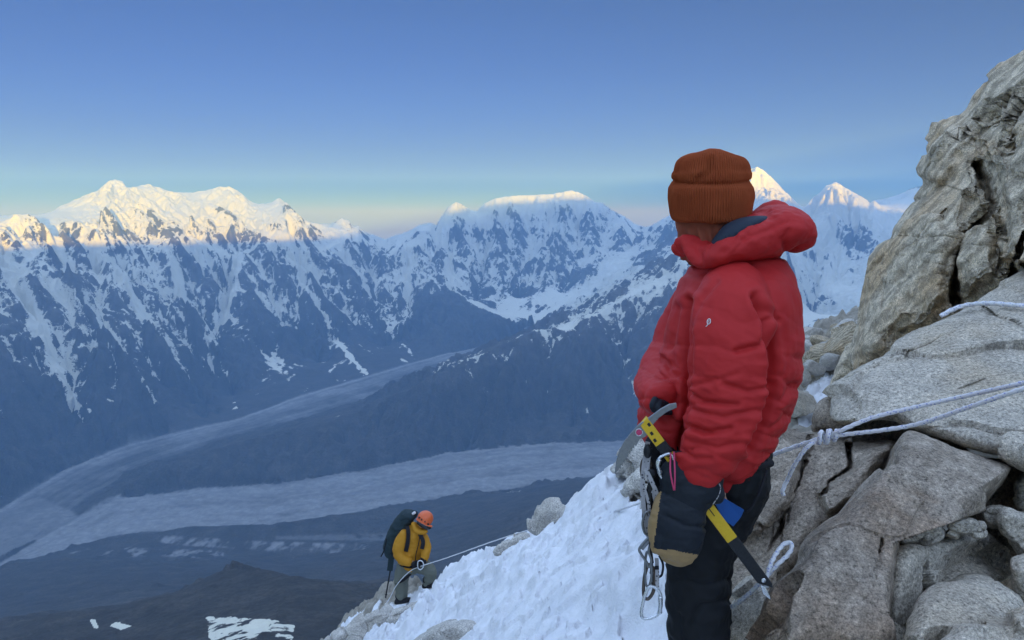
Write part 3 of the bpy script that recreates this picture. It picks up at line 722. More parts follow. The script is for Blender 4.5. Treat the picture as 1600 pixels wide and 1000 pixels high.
slab = rock("rock_slab", [(1292,640),(1297,612),(1328,593),(1362,563),(1410,530),(1460,502),(1530,467),(1600,424),(1720,380),(1780,560),(1720,748),(1640,738),(1590,722),(1510,698),(1425,672),(1380,655),(1335,668),(1300,662)],
 plane3((1300,640,3.15), (1600,700,2.75), (1600,440,4.0)), 0.16, 0.7, GREY, 11, 420, 150, (1540,590), 0.6, 0.028, crack_cut([(3, 0.05, [(1320,600),(1400,560),(1500,520)]), (3, 0.04, [(1600,520),(1560,500),(1540,480)])]), 2.6, 2.0)
tag(slab, "huge pale grey rock slab with a smooth face that the tied ropes cross", "boulder", "boulders beside the standing climber")
b2 = rock("boulder", [(1424,676),(1400,693),(1386,724),(1360,760),(1322,802),(1285,825),(1256,850),(1246,885),(1205,925),(1190,960),(1175,1030),(1388,1040),(1386,985),(1394,920),(1404,858),(1412,822),(1470,812),(1534,800),(1558,778),(1588,732),(1560,716),(1505,700),(1460,684)],
 plane3((1420,690,2.75), (1570,740,2.65), (1260,980,2.2)), 0.22, 0.55, BROWN, 23, 420, 150, (1360,860), 0.8, 0.022, crack_cut([(3, 0.03, [(1390,800),(1375,860),(1365,920)])]), 2.2, 2.0)
tag(b2, "large brown-stained boulder in front of the slab, its upper right face pale grey", "boulder", "boulders beside the standing climber")
b3 = rock("boulder", [(1120,660),(1165,640),(1212,648),(1242,676),(1286,668),(1325,680),(1390,685),(1402,702),(1362,768),(1322,812),(1262,858),(1236,900),(1200,950),(1185,1030),(1110,1030),(1100,800)],
 plane3((1180,640,3.6), (1390,700,3.1), (1170,980,2.75)), 0.20, 0.6, BROWN, 31, 360, 130, (1240,770), 0.6, 0.030, regions([(0.10, 12, [(1150,700),(1215,660),(1260,700),(1235,790),(1190,840),(1150,850)]), (0.10, 8, [(1278,772),(1330,720),(1385,690),(1400,702),(1350,775),(1300,800)])], [(4, 0.10, [(1270,660),(1258,720),(1232,800),(1200,860)]), (4, 0.12, [(1325,690),(1330,730),(1282,770)])]), 2.2, 2.0)
tag(b3, "dark broken boulder behind the hanging rope ends and the lower rope loop", "boulder", "boulders beside the standing climber")
b4 = rock("boulder", [(1135,965),(1160,912),(1185,905),(1205,930),(1200,965),(1186,1030),(1125,1030)], plane3((1140,960,2.5), (1200,940,2.4), (1160,1030,2.3)), 0.10, 0.3, GREY, 37, 160, 60, None, 0.3, 0.025)
tag(b4, "small grey boulder wedged at the standing climber's knee", "boulder", "boulders beside the standing climber")
b5 = rock("boulder", [(1404,862),(1440,848),(1472,842),(1512,831),(1560,836),(1588,868),(1584,905),(1520,912),(1458,960),(1430,1030),(1380,1030),(1390,920)], plane3((1410,900,2.36), (1560,860,2.6), (1420,1020,2.28)), 0.10, 0.35, GREY, 41, 260, 100, (1470,900), 0.35, 0.03,
 regions([(-0.12, 30, [(1446,880),(1520,840),(1580,850),(1580,900),(1500,905),(1452,935)])], []), 2.6, 1.5)
tag(b5, "angular boulder with a pale left face and a dark hollow under its top edge", "boulder", "boulders beside the standing climber")
b6 = rock("boulder", [(1424,1030),(1432,962),(1455,926),(1488,905),(1525,899),(1562,914),(1598,938),(1592,964),(1530,980),(1500,1030)], plane3((1440,960,2.05), (1590,940,2.2), (1460,1020,1.9)), 0.10, 0.35, GREY, 58, 220, 90, None, 0.4, 0.022)
tag(b6, "rounded grey-brown boulder in the bottom right corner, below the hollow one", "boulder", "boulders beside the standing climber")
b7 = rock("boulder", [(1480,1030),(1487,984),(1505,971),(1560,967),(1640,958),(1680,1040)], plane3((1490,990,1.85), (1640,970,1.9), (1500,1030,1.8)), 0.07, 0.25, GREY, 53, 180, 60, None, 0.35, 0.02)
tag(b7, "flat-topped grey boulder cut by the bottom right corner", "boulder", "boulders beside the standing climber")
for k, (pl, dep, lab) in enumerate([
 ([(1556,812),(1572,796),(1602,804),(1650,815),(1660,878),(1600,872),(1584,858),(1572,842)], 2.45, "smooth blue-grey boulder at the right edge below the gap in the slab"),
 ([(1580,880),(1600,866),(1650,868),(1660,930),(1606,938),(1586,920)], 2.3, "small blue-grey boulder at the right edge under the smooth one"),
 ([(1532,806),(1540,790),(1566,790),(1580,802),(1566,822),(1544,822)], 2.6, "little grey stone between the brown boulder and the right edge boulder"),
 ([(1586,752),(1600,738),(1640,730),(1650,800),(1606,806),(1590,790)], 2.9, "dark stone jammed in the gap under the slab at the right edge")]):
    o = rock("boulder", pl, (lambda d: (lambda px, py: d + 0 * px))(dep), 0.06, 0.2, GREY, 61 + k, 120, 50, None, 0.25, 0.018)
    tag(o, lab, "boulder", "boulders beside the standing climber")
stones = [([(1405,850),(1410,826),(1440,814),(1462,812),(1470,828),(1440,846),(1420,852)], "flat angular stone lying under the brown boulder's right end"),
 ([(1440,842),(1446,828),(1466,820),(1478,830),(1472,842),(1452,848)], "pale wedge of stone next to the flat angular one"),
 ([(1484,828),(1486,816),(1510,812),(1538,816),(1540,828),(1512,834)], "long low stone on top of the hollow boulder"),
 ([(1478,836),(1484,828),(1496,830),(1494,840)], "pebble between the pale wedge and the long low stone"),
 ([(1520,836),(1526,828),(1540,830),(1538,838)], "pebble at the right tip of the long low stone"),
 ([(1522,915),(1530,899),(1548,905),(1540,916)], "broken chip lying in the hollow of the angular boulder")]
for k, (pl, lab) in enumerate(stones):
    o = rock("stone", pl, (lambda px, py: 2.38 + 0 * px), 0.03, 0.08, GREY, 71 + k, 90, 30, None, 0.12, 0.010, None, 2.2, 1.0)
    tag(o, lab, "stone", "loose stones among the boulders")
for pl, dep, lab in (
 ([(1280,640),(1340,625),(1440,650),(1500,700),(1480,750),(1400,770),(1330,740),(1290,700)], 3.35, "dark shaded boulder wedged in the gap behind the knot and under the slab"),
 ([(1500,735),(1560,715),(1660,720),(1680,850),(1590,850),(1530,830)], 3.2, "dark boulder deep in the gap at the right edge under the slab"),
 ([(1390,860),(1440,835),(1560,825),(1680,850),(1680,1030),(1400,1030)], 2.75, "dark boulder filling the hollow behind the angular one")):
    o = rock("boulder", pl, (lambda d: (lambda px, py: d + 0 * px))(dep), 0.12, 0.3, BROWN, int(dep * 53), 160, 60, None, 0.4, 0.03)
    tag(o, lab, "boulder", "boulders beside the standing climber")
def ground_Y(px, py):
    a, b = ray(px, py); yy = np.linspace(3, 22, 1500); zz, _ = slope_z(a * yy, yy, False)
    h = np.where(b * yy < zz)[0]
    return float(yy[h[0]]) if len(h) else None
# rocks standing out of the snow slope
for pl, dep, fr, bkk, lab in [
 ([(832,828),(836,806),(848,792),(866,788),(882,798),(888,820),(880,836),(856,842)], 8.15, 0.16, 0.4, "pale rounded boulder on the crest of the snow slope, touched by the rope"),
 ([(768,870),(774,852),(800,842),(822,838),(830,850),(812,866),(788,876)], 9.6, 0.12, 0.35, "low snow-dusted rock beside the rope between the boulder and the roped climber"),
 ([(600,1040),(640,1002),(672,982),(706,969),(738,970),(750,985),(748,1040)], 6.4, 0.25, 0.5, "smooth grey boulder poking out of the snow at the bottom edge"),
 ([(966,748),(972,722),(990,702),(1010,690),(1032,700),(1040,740),(1010,758)], 7.2, 0.2, 0.5, "jagged grey rock on the crest just behind the axe pick"),
 ([(976,770),(984,752),(1004,744),(1030,750),(1030,780),(1000,786)], 6.9, 0.12, 0.35, "grey rock half buried in snow behind the hanging mitten gear"),
 ([(600,968),(612,958),(660,944),(676,946),(650,962),(622,972)], 13.0, 0.1, 0.3, "flat grey rock showing through the snow below the roped climber's boots"),
 ([(508,1010),(530,990),(566,968),(600,952),(612,962),(580,990),(560,1016)], 14.6, 0.3, 0.6, "long broken rock rib along the lower left edge of the snow slope")]:
    ys_ = [q[1] for q in pl]; g_ = ground_Y(sum(q[0] for q in pl) / len(pl), max(ys_) - 0.22 * (max(ys_) - min(ys_)))
    if g_: dep = g_ - 0.05 * bkk
    print('rock', lab[:30], round(dep, 2), g_)
    o = rock("boulder", pl, (lambda d: (lambda px, py: d + 0 * px))(dep), fr, bkk, PALE, int(dep * 37), 170, 70, None, 0.38, 0.015 if pl[0][1] > 1035 else 0.07, None, 2.2, 1.5)
    tag(o, lab, "boulder", "rocks in the snow slope")
# the scree between the climber's back and the cliff
rs = random.Random(5); protos = []
def stone_mesh(seed, n=3):
    bm = bmesh.new(); bmesh.ops.create_icosphere(bm, subdivisions=n, radius=0.5)
    v = np.array([p.co[:] for p in bm.verts]); q = v * 1.7 + seed * 3.1
    d1, d2, cid, pt = worley3(q, seed)
    nrm = v / np.linalg.norm(v, axis=1)[:, None]
    rr_ = np.random.RandomState(seed)
    for _ in range(9):                                                    # chop flat faces
        a = rr_.normal(size=3); a /= np.linalg.norm(a); c = rr_.uniform(0.22, 0.40)
        s = v @ a; v = v - np.where(s > c, (s - c), 0)[:, None] * a
    v = v + nrm * 0.02 * fbm3(v * 7, 3, seed)[:, None]
    for p, c in zip(bm.verts, v): p.co = c
    me = bpy.data.meshes.new("scree_stone"); bm.to_mesh(me); bm.free(); me.materials.append(GREY)
    me.polygons.foreach_set("use_smooth", np.zeros(len(me.polygons), bool)); return me
protos = [stone_mesh(k) for k in range(8)]
for k_, p_ in enumerate(protos):
    p_.materials.clear(); p_.materials.append((GREY, PALE, TAN, PALE)[k_ % 4])
k = 0
for _ in range(4000):
    if k >= 190: break
    px, py = rs.uniform(1205, 1350), rs.uniform(520, 660)
    if not inside(np.array([px]), np.array([py]), [(1205,560),(1262,535),(1300,528),(1350,505),(1345,560),(1322,575),(1285,582),(1252,602),(1234,650),(1205,660)])[0]: continue
    # walk the sight line to the ground
    a, b = ray(px, py); yy = np.linspace(4, 15, 500)
    zz, dd = slope_z(a * yy, yy); hit = np.where(b * yy < zz + 0.03)[0]
    if not len(hit): continue
    Yh = yy[hit[0]]; s = rs.choice((0.10, 0.13, 0.16, 0.20, 0.26, 0.34)) * rs.uniform(0.8, 1.2)
    o = bpy.data.objects.new("scree_stone", protos[k % 8]); COL.objects.link(o)
    o.location = (a * Yh, Yh, float(zz[hit[0]]) + 0.22 * s + rs.uniform(0, 0.1)); o.scale = (s * rs.uniform(0.8, 1.4), s * rs.uniform(0.8, 1.3), s * rs.uniform(0.55, 0.95))
    o.rotation_euler = (rs.uniform(-0.5, 0.5), rs.uniform(-0.5, 0.5), rs.uniform(0, 6.3))
    tag(o, "loose grey stone in the scree between the red jacket and the cliff", "stone", "scree stones behind the climber")
    k += 1
# ---------------------------------------------------------------- cloth and skin helpers
def tube(pts, n=28, cap=4, rings=6):
    """pts: (px, py, distance, half width in photo px, half depth in m). A closed tapering tube through them."""
    P = smooth_line([(*at(a, b, c), d * c / F, e) for a, b, c, d, e in pts], rings)
    P = np.array(P); C = P[:, :3]; T = np.gradient(C, axis=0); T /= np.linalg.norm(T, axis=1)[:, None]
    dep = np.array([0.0, 1.0, 0.0]); A = np.cross(T, dep); A /= np.linalg.norm(A, axis=1)[:, None]; B = np.cross(A, T)
    ra, rb = np.maximum(P[:, 3], 0.002), np.maximum(P[:, 4], 0.002)
    ring = []
    def add(c, s, off, k): ring.append(c + off + (A[k] * np.cos(th)[:, None] * ra[k] + B[k] * np.sin(th)[:, None] * rb[k]) * s)
    th = np.linspace(0, 2 * np.pi, n, endpoint=False)
    for j in range(cap, 0, -1):
        a = j / (cap + 0.0) * math.pi / 2 * 0.97; add(C[0], math.cos(a), -T[0] * math.sin(a) * min(ra[0], rb[0]) * 0.7, 0)
    for k in range(len(C)): add(C[k], 1, 0, k)
    for j in range(1, cap + 1):
        a = j / (cap + 0.0) * math.pi / 2 * 0.97; add(C[-1], math.cos(a), T[-1] * math.sin(a) * min(ra[-1], rb[-1]) * 0.7, len(C) - 1)
    G = np.array(ring); m = len(G); v = G.reshape(-1, 3)
    i = np.arange(m * n).reshape(m, n); i2 = np.roll(i, -1, 1)
    f = np.stack([i[:-1], i2[:-1], i2[1:], i[1:]], -1).reshape(-1, 4)
    v = np.vstack([v, G[0].mean(0), G[-1].mean(0)]); c0, c1 = m * n, m * n + 1
    t = [(c0, int(i2[0, k]), int(i[0, k])) for k in range(n)] + [(c1, int(i[-1, k]), int(i2[-1, k])) for k in range(n)]
    return v, [tuple(int(q) for q in r) for r in f] + t
def ball(px, py, Y, rx, rd, rz=None, n=24):
    c = np.array(at(px, py, Y)); rx = rx * Y / F; rz = rx if rz is None else rz * Y / F
    bm = bmesh.new(); bmesh.ops.create_uvsphere(bm, u_segments=n, v_segments=n // 2, radius=1)
    v = np.array([q.co[:] for q in bm.verts]) * np.array([rx, rd, rz]) + c
    bm.verts.index_update(); f = [tuple(q.index for q in fc.verts) for fc in bm.faces]; bm.free()
    return v, f
def join_np(parts):
    V, Fc, o = [], [], 0
    for v, f in parts:
        V.append(np.asarray(v)); Fc += [tuple(i + o for i in q) for q in f]; o += len(v)
    return np.vstack(V), Fc
def raw(name, parts, mat=None, parent=None, smooth=True):
    v, f = join_np(parts); me = bpy.data.meshes.new(name); me.from_pydata([tuple(map(float, p)) for p in v], [], f); me.update()
    bm = bmesh.new(); bm.from_mesh(me); bmesh.ops.recalc_face_normals(bm, faces=bm.faces); bm.to_mesh(me); bm.free()
    me.polygons.foreach_set("use_smooth", np.full(len(me.polygons), smooth, bool))
    return link(name, me, mat, parent)
def fuse(name, parts, voxel, mat=None, parent=None, smooth_it=3, disp=None, sub=0):
    """Melts overlapping closed parts into one continuous skin, then presses folds into it."""
    o = raw(name, parts)
    md = o.modifiers.new("r", 'REMESH'); md.mode = 'VOXEL'; md.voxel_size = voxel
    if smooth_it:
        ms = o.modifiers.new("s", 'SMOOTH'); ms.iterations = smooth_it; ms.factor = 0.5
    if sub:
        mu = o.modifiers.new("u", 'SUBSURF'); mu.levels = sub; mu.render_levels = sub
    dg = bpy.context.evaluated_depsgraph_get()
    me = bpy.data.meshes.new_from_object(o.evaluated_get(dg)); me.name = name
    o.modifiers.clear(); old = o.data; o.data = me; bpy.data.meshes.remove(old)
    me.polygons.foreach_set("use_smooth", np.full(len(me.polygons), True)); me.update()
    if disp is not None:
        c = get_co(me); n = get_no(me); px, py = to_px(c[:, 0], c[:, 1], c[:, 2])
        set_co(me, c + n * disp(c, n, px, py)[:, None])
    me.materials.clear()
    if mat: me.materials.append(mat)
    if parent: hang(o, parent)
    return o
def flat_plate(name, outline, thick, mat, parent=None, bevel=0.0):
    """A plate: outline of 3-D points, extruded away from the viewer by its thickness."""
    bm = bmesh.new(); vs = [bm.verts.new(p) for p in outline]; fc = bm.faces.new(vs)
    r = bmesh.ops.extrude_face_region(bm, geom=[fc])
    bmesh.ops.translate(bm, vec=(0, thick, 0), verts=[g for g in r["geom"] if isinstance(g, bmesh.types.BMVert)])
    bmesh.ops.recalc_face_normals(bm, faces=bm.faces)
    if bevel: bmesh.ops.bevel(bm, geom=list(bm.edges), offset=bevel, segments=2, profile=0.6, affect='EDGES', clamp_overlap=True)
    me = bpy.data.meshes.new(name); bm.to_mesh(me); bm.free()
    return link(name, me, mat, parent)
def cord(name, pts, rad, mat, parent=None, closed=False, n=6, twist=None, seg=12):
    """A round cord through 3-D points; twist adds the strands of a laid rope."""
    P = np.array(smooth_line([tuple(p) for p in pts], n, closed)); m = len(P)
    T = (np.roll(P, -1, 0) - np.roll(P, 1, 0)) if closed else np.gradient(P, axis=0); T /= np.linalg.norm(T, axis=1)[:, None] + 1e-12
    A = np.zeros_like(P); a = np.cross(T[0], (0.31, 0.2, 0.93)); a /= np.linalg.norm(a)
    for k in range(m):
        a = a - T[k] * a.dot(T[k]); a /= np.linalg.norm(a) + 1e-12; A[k] = a
    B = np.cross(T, A); th = np.linspace(0, 2 * np.pi, seg, endpoint=False)
    L_ = np.concatenate([[0], np.cumsum(np.linalg.norm(np.diff(P, axis=0), axis=1))])
    rr_ = np.full((m, seg), rad)
    if twist: rr_ = rad * (1 + 0.17 * np.cos(3 * th[None, :] - L_[:, None] / twist * 2 * np.pi))
    G = P[:, None, :] + A[:, None, :] * (np.cos(th)[None, :] * rr_)[..., None] + B[:, None, :] * (np.sin(th)[None, :] * rr_)[..., None]
    i = np.arange(m * seg).reshape(m, seg)
    if closed: i = np.vstack([i, i[:1]])
    i2 = np.roll(i, -1, 1)
    f = [tuple(map(int, q)) for q in np.stack([i[:-1], i2[:-1], i2[1:], i[1:]], -1).reshape(-1, 4)]
    if not closed: f += [tuple(map(int, i[0][::-1])), tuple(map(int, i[-1]))]
    return raw(name, [(G.reshape(-1, 3), f)], mat, parent)

def cloth(name, col, rough=0.6, weave=900.0, sheen=0.0, spec=0.3, vary=0.12):
    m = NT(name); P = m.pos(); n = m.noise(P, 14, 4, 0.6); w = m.noise(P, weave, 2, 0.5)
    c = m.mix(m.math('MULTIPLY', n, vary * 2), col, tuple(q * 0.55 for q in col))
    m.set(Base_Color=c, Roughness=rough, Specular_IOR_Level=spec, Sheen_Weight=sheen, Normal=m.bump(m.math('ADD', n, m.math('MULTIPLY', w, 0.1)), 0.004, 0.5))
    return m.m
def metal(name, col, rough=0.35, scr=0.3):
    m = NT(name); P = m.pos(); n = m.noise(P, 160, 4, 0.6)
    m.set(Base_Color=m.mix(m.math('MULTIPLY', n, scr * 2), col, tuple(q * 0.6 for q in col)), Metallic=0.9, Roughness=m.mapr(n, 0.3, 0.7, rough * 0.7, rough * 1.4))
    return m.m
RED = cloth("red_down_fabric", (0.48, 0.024, 0.024), 0.62, 700, 0.0, 0.2)
RUST = cloth("rust_wool", (0.31, 0.068, 0.024), 0.95, 500, 0.0, 0.1, 0.2)
ORANGE_BROWN = cloth("rust_fleece", (0.30, 0.085, 0.05), 0.9, 600, 0.0, 0.1)
NAVY = cloth("navy_lining", (0.020, 0.030, 0.050), 0.7, 700)
BLACK = cloth("black_shell_fabric", (0.007, 0.008, 0.010), 0.65, 800, 0.0, 0.25)
MIT = cloth("black_mitten_fabric", (0.013, 0.017, 0.024), 0.6, 800, 0.0, 0.25)
LEATHER = cloth("tan_leather", (0.36, 0.23, 0.10), 0.6, 500, 0, 0.35, 0.25)
BLUE = cloth("blue_fabric", (0.015, 0.085, 0.30), 0.55, 700)
SKIN = cloth("skin", (0.55, 0.32, 0.22), 0.5, 300, 0, 0.4)
YELLOW = metal("yellow_anodised", (0.72, 0.45, 0.02), 0.45, 0.15); YELLOW.node_tree.nodes["Principled BSDF"].inputs["Metallic"].default_value = 0.25
BLACKM = metal("black_anodised", (0.012, 0.013, 0.016), 0.5, 0.1); BLACKM.node_tree.nodes["Principled BSDF"].inputs["Metallic"].default_value = 0.2
STEEL = metal("grey_steel", (0.26, 0.27, 0.28), 0.38)
ALU = metal("bright_aluminium", (0.72, 0.74, 0.76), 0.28, 0.2)
DARKALU = metal("brown_worn_aluminium", (0.16, 0.13, 0.11), 0.4, 0.3)
PRINT = cloth("white_print", (0.75, 0.72, 0.72), 0.6, 900)
WEB = cloth("black_webbing", (0.014, 0.014, 0.018), 0.8, 900)
PINK = cloth("pink_cord", (0.55, 0.06, 0.14), 0.7, 900)
def rope_mat(name, base, fleck):
    m = NT(name); P = m.pos()
    v = m.n("TexVoronoi", 0, {"feature": 'F1'}, Vector=P, Scale=105.0)
    f = m.math('MULTIPLY', m.mapr(v, 0.22, 0.34, 1, 0), 0.8)
    n = m.noise(P, 420, 2, 0.6)
    m.set(Base_Color=m.mix(f, base, fleck), Roughness=0.85, Specular_IOR_Level=0.15, Normal=m.bump(n, 0.003, 0.8)); return m.m
ROPE = rope_mat("white_blue_rope", (0.80, 0.79, 0.80), (0.32, 0.34, 0.62))
SLING = rope_mat("white_black_sling", (0.42, 0.40, 0.40), (0.03, 0.03, 0.04))

# ---------------------------------------------------------------- the climber in the red jacket
clm = empty("person", at(1100, 1243, 2.25))
tag(clm, "person standing in a red hooded down jacket, rust knit hat and black trousers", "person")
def puff(c, n, px, py):
    sl = sst(2.16, 2.06, c[:, 1])                                        # the near sleeve
    sway = 5 * fbm2(px / 45, py / 45, 3, 501)
    s = py - 0.10 * (px - 1140) + 2.2 * sway + 6 * np.sin(px / 17.0)
    h = np.zeros(len(c))
    seams = np.array([437, 492, 545, 592, 636, 676, 712, 745.0])
    k = np.clip(np.searchsorted(seams, s) - 1, 0, len(seams) - 2)
    u = np.clip((s - seams[k]) / (seams[k + 1] - seams[k]), 0, 1)
    low = sst(500, 600, py)
    h += (0.0034 + 0.0055 * low) * (np.sin(np.pi * u) ** 0.38 - 0.7) * (0.45 + 0.9 * np.clip(fbm3(c * 7, 2, 505) + 0.5, 0, 1))
    # gathered folds, stretched across the arm and finer towards the hem
    q = np.stack([c[:, 0] * 9, c[:, 1] * 9, c[:, 2] * 26 + c[:, 0] * 7], 1)
    h += (0.0018 + 0.0048 * low) * fbm3(q, 4, 511, 0.5, True)
    q2 = np.stack([c[:, 0] * 16 + c[:, 2] * 9, c[:, 1] * 12, c[:, 2] * 8 - c[:, 0] * 7], 1)
    h += 0.0048 * fbm3(q2, 3, 521, 0.5)
    # crease under the shoulder and the yoke seam below the hood
    for w, d, pts in ((6, 0.022, [(1178, 466), (1194, 500), (1204, 560), (1201, 620), (1188, 668), (1170, 700)]), (5, 0.008, [(1182, 478), (1200, 488), (1212, 500)]), (4, 0.006, [(1085, 415), (1150, 402), (1225, 400)]),
                      (5, 0.018, [(1079, 470), (1076, 500), (1078, 545), (1076, 600), (1071, 660), (1060, 700)]), (4, 0.005, [(1120, 440), (1095, 470), (1084, 510)]), (4, 0.005, [(1150, 585), (1110, 596), (1082, 604)]), (4, 0.006, [(1180, 640), (1130, 652), (1082, 640)]), (4, 0.006, [(1082, 690), (1120, 700), (1160, 690)]), (4, 0.008, [(1200, 500), (1185, 540), (1150, 548)]), (4, 0.008, [(1076, 610), (1100, 628), (1150, 632)]), (4, 0.009, [(1072, 662), (1100, 676), (1140, 670)]), (4, 0.008, [(1205, 600), (1170, 612), (1130, 600)]), (4, 0.007, [(1060, 700), (1085, 716), (1110, 716)]), (5, 0.008, [(1240, 600), (1215, 625), (1195, 620)]), (4, 0.007, [(1225, 650), (1200, 668), (1180, 662)]), (4, 0.007, [(1040, 560), (1050, 585), (1072, 590)]), (5, 0.008, [(1062, 480), (1056, 520), (1048, 545)])):
        sd_ = seg_dist(px, py, pts); h += (0.35 * d * np.exp(-((sd_ - 2.2 * w) / (1.4 * w)) ** 2) - d * np.exp(-(sd_ / w) ** 2)) * sst(0.45, 0.1, n[:, 1])
    return h
torso = tube([(1148,392,2.27,58,.10),(1150,412,2.27,72,.135),(1151,432,2.27,84,.185),(1150,462,2.27,92,.215),(1147,505,2.27,100,.22),(1143,550,2.27,105,.222),(1132,600,2.27,104,.222),(1119,650,2.27,99,.222),(1113,690,2.27,90,.215),(1116,710,2.27,82,.20),(1118,717,2.27,76,.19)], 48)
near_sleeve = tube([(1146,452,2.13,50,.085),(1143,480,2.07,60,.095),(1141,520,2.03,63,.098),(1139,565,2.01,63,.098),(1136,612,2.0,61,.096),(1127,655,1.99,57,.092),(1112,696,1.98,50,.084),(1098,725,1.975,42,.074),(1092,740,1.975,37,.068)], 36)
far_sleeve = tube([(1105,455,2.43,42,.08),(1075,510,2.46,44,.085),(1050,560,2.42,40,.082),(1028,596,2.30,30,.07),(1026,614,2.18,23,.055),(1031,624,2.11,20,.045)], 30)
front_hem = tube([(1075,600,2.24,50,.16),(1045,645,2.24,40,.15),(1032,672,2.22,30,.12),(1034,684,2.22,24,.10)], 28)
jkt = fuse("down_jacket", [torso, near_sleeve, far_sleeve, front_hem], 0.0045, RED, clm, 8, puff)
def hood_puff(c, n, px, py):
    h = 0.0045 * fbm3(c * np.array([14, 14, 22]), 3, 531, 0.5) + 0.003 * fbm3(c * 40, 3, 532, 0.5, True)
    for w, d, pts in ((5, 0.008, [(1228, 345), (1200, 360), (1160, 372)]), (4, 0.008, [(1226, 392), (1224, 374), (1232, 360)]), (4, 0.006, [(1090, 388), (1095, 405)]), (4, 0.006, [(1150, 366), (1130, 395)]), (4, 0.004, [(1200, 330), (1180, 352), (1150, 392)])):
        h -= d * np.exp(-(seg_dist(px, py, pts) / w) ** 2)
    return h
collar = tube([(1104,396,2.22,19,.10),(1116,398,2.16,19,.06),(1135,392,2.12,20,.05),(1168,378,2.13,30,.06),(1198,366,2.2,36,.10)], 28)
collar2 = tube([(1102,396,2.24,19,.10),(1110,396,2.36,18,.05),(1135,388,2.42,20,.05),(1175,374,2.38,30,.06),(1200,364,2.28,36,.10)], 28)
hood_roll = tube([(1150,380,2.27,20,.16),(1182,366,2.26,30,.165),(1206,357,2.25,35,.16),(1225,359,2.25,36,.15),(1238,367,2.25,30,.13),(1242,376,2.25,24,.11)], 40)
hood = fuse("hood", [collar, collar2, hood_roll], 0.005, RED, clm, 6, hood_puff)
lin = fuse("hood_lining", [tube([(1120,382,2.15,10,.04),(1140,366,2.14,15,.05),(1158,354,2.17,13,.07),(1172,347,2.24,9,.08)], 24)], 0.004, NAVY, clm, 4)
# the small white badge printed on the sleeve: an oval ring with a tail
def sleeve_hit(px, py):
    dg = bpy.context.evaluated_depsgraph_get(); d = at(px, py, 1.0)
    dg.update(); r = jkt.evaluated_get(dg).ray_cast(Vector((0, 0, 0)), d.normalized()); return r[1] if r[0] else at(px, py, 1.95)
def on_sleeve(px, py): p = sleeve_hit(px, py); return p * (1 - 0.0012 / p.length)
ringp = [on_sleeve(1107.6 + 3.3 * math.cos(t) * 0.75 + 1.0 * math.sin(t), 502.3 - 4.0 * math.sin(t) + 0.9 * math.cos(t)) for t in np.linspace(0, 2 * math.pi, 14, endpoint=False)]
bd = cord("badge", ringp, 0.0011, PRINT, jkt, True, 3, None, 6)
cord("badge_tail", [on_sleeve(1106.0, 506.5), on_sleeve(1104.8, 508.6), on_sleeve(1102.8, 510.4)], 0.0010, PRINT, bd, False, 4, None, 6)
cord("badge_lines", [on_sleeve(1106.2, 500.8), on_sleeve(1108.8, 500.2), on_sleeve(1106.4, 502.8), on_sleeve(1108.6, 503.0), on_sleeve(1106.8, 505)], 0.0005, PRINT, bd, False, 4, None, 5)
# hat: ribbed knit, its crown folded over the cuff
thb = np.linspace(0, 2 * np.pi, 720, endpoint=False)
prof = [(347,54),(346,58),(343,61),(337,63),(328,64.3),(318,65.5),(305,66),(295,65),(290,62.5),(285,59.5),(282,57.5),(280,58),(277,60.5),(271,61),(266,59),(257,57),(249,53),(243,46),(239.5,36),(237.5,20),(237,4)]
prof = smooth_line(prof, 5)
G = []
for py, r in prof:
    up = np.clip((285 - py) / 50, 0, 1)
    tilt = 0.0
    cx = 1111 + 2.0 * up
    wob = 1 + 0.035 * up * np.sin(3 * thb + 0.6) + 0.02 * up * np.sin(5 * thb + 2) + 0.012 * np.sin(2 * thb + 1)
    rib = 0.9 * np.cos(96 * thb) * (1 - 0.6 * up * (r < 30)) * np.clip(r / 30, 0, 1)
    X_ = cx + (r * wob + rib) * np.cos(thb); D_ = 2.27 - (r * wob + rib) * 2.27 / F * np.sin(thb) * 1.04
    sag = 7 * np.sin(thb) * np.exp(-((py - 280) / 9.0) ** 2) + 3.0 * np.sin(thb + 0.4) * sst(300, 346, py)
    tipp = up * (2.6 * np.cos(2 * thb + 0.5) + 2 * np.sin(3 * thb) - 5 * np.sin(thb)) * np.clip(r / 40, 0, 1)
    PYh = py + sag + tipp * (r > 10)
    G.append(unproj(X_, PYh + 0 * thb, D_))
G = np.array(G); m_, n_ = G.shape[:2]
iq = np.arange(m_ * n_).reshape(m_, n_); i2 = np.roll(iq, -1, 1)
hv = G.reshape(-1, 3); hf = np.stack([iq[:-1], i2[:-1], i2[1:], iq[1:]], -1).reshape(-1, 4)
hme = mesh_np("knit_hat", hv, hf, True)
hn = get_no(hme); c = get_co(hme)
hpx, hpy = to_px(c[:, 0], c[:, 1], c[:, 2])
sgn = np.sign(((c - c.mean(0)) * hn).sum(1).mean())
set_co(hme, c + sgn * hn * (0.004 * fbm3(c * 22, 3, 541) - 0.005 * np.exp(-(seg_dist(hpx, hpy, [(1112, 248), (1108, 268), (1090, 280)]) / 5) ** 2))[:, None])
link("knit_hat", hme, RUST, clm)
def fold(c, n, px, py):
    return 0.004 * np.sin(px * 0.42 + 1.5 * np.sin(py * 0.11)) * sst(345, 365, py) + 0.002 * fbm3(c * 40, 3, 551)
fuse("balaclava", [tube([(1110,318,2.27,54,.095),(1108,345,2.27,53,.092),(1106,370,2.27,47,.085),(1110,388,2.27,40,.08),(1116,398,2.27,36,.07)], 32), ball(1074,401,2.26,9,.03,9), ball(1066,360,2.29,8,.05,30)], 0.004, ORANGE_BROWN, clm, 3, fold)
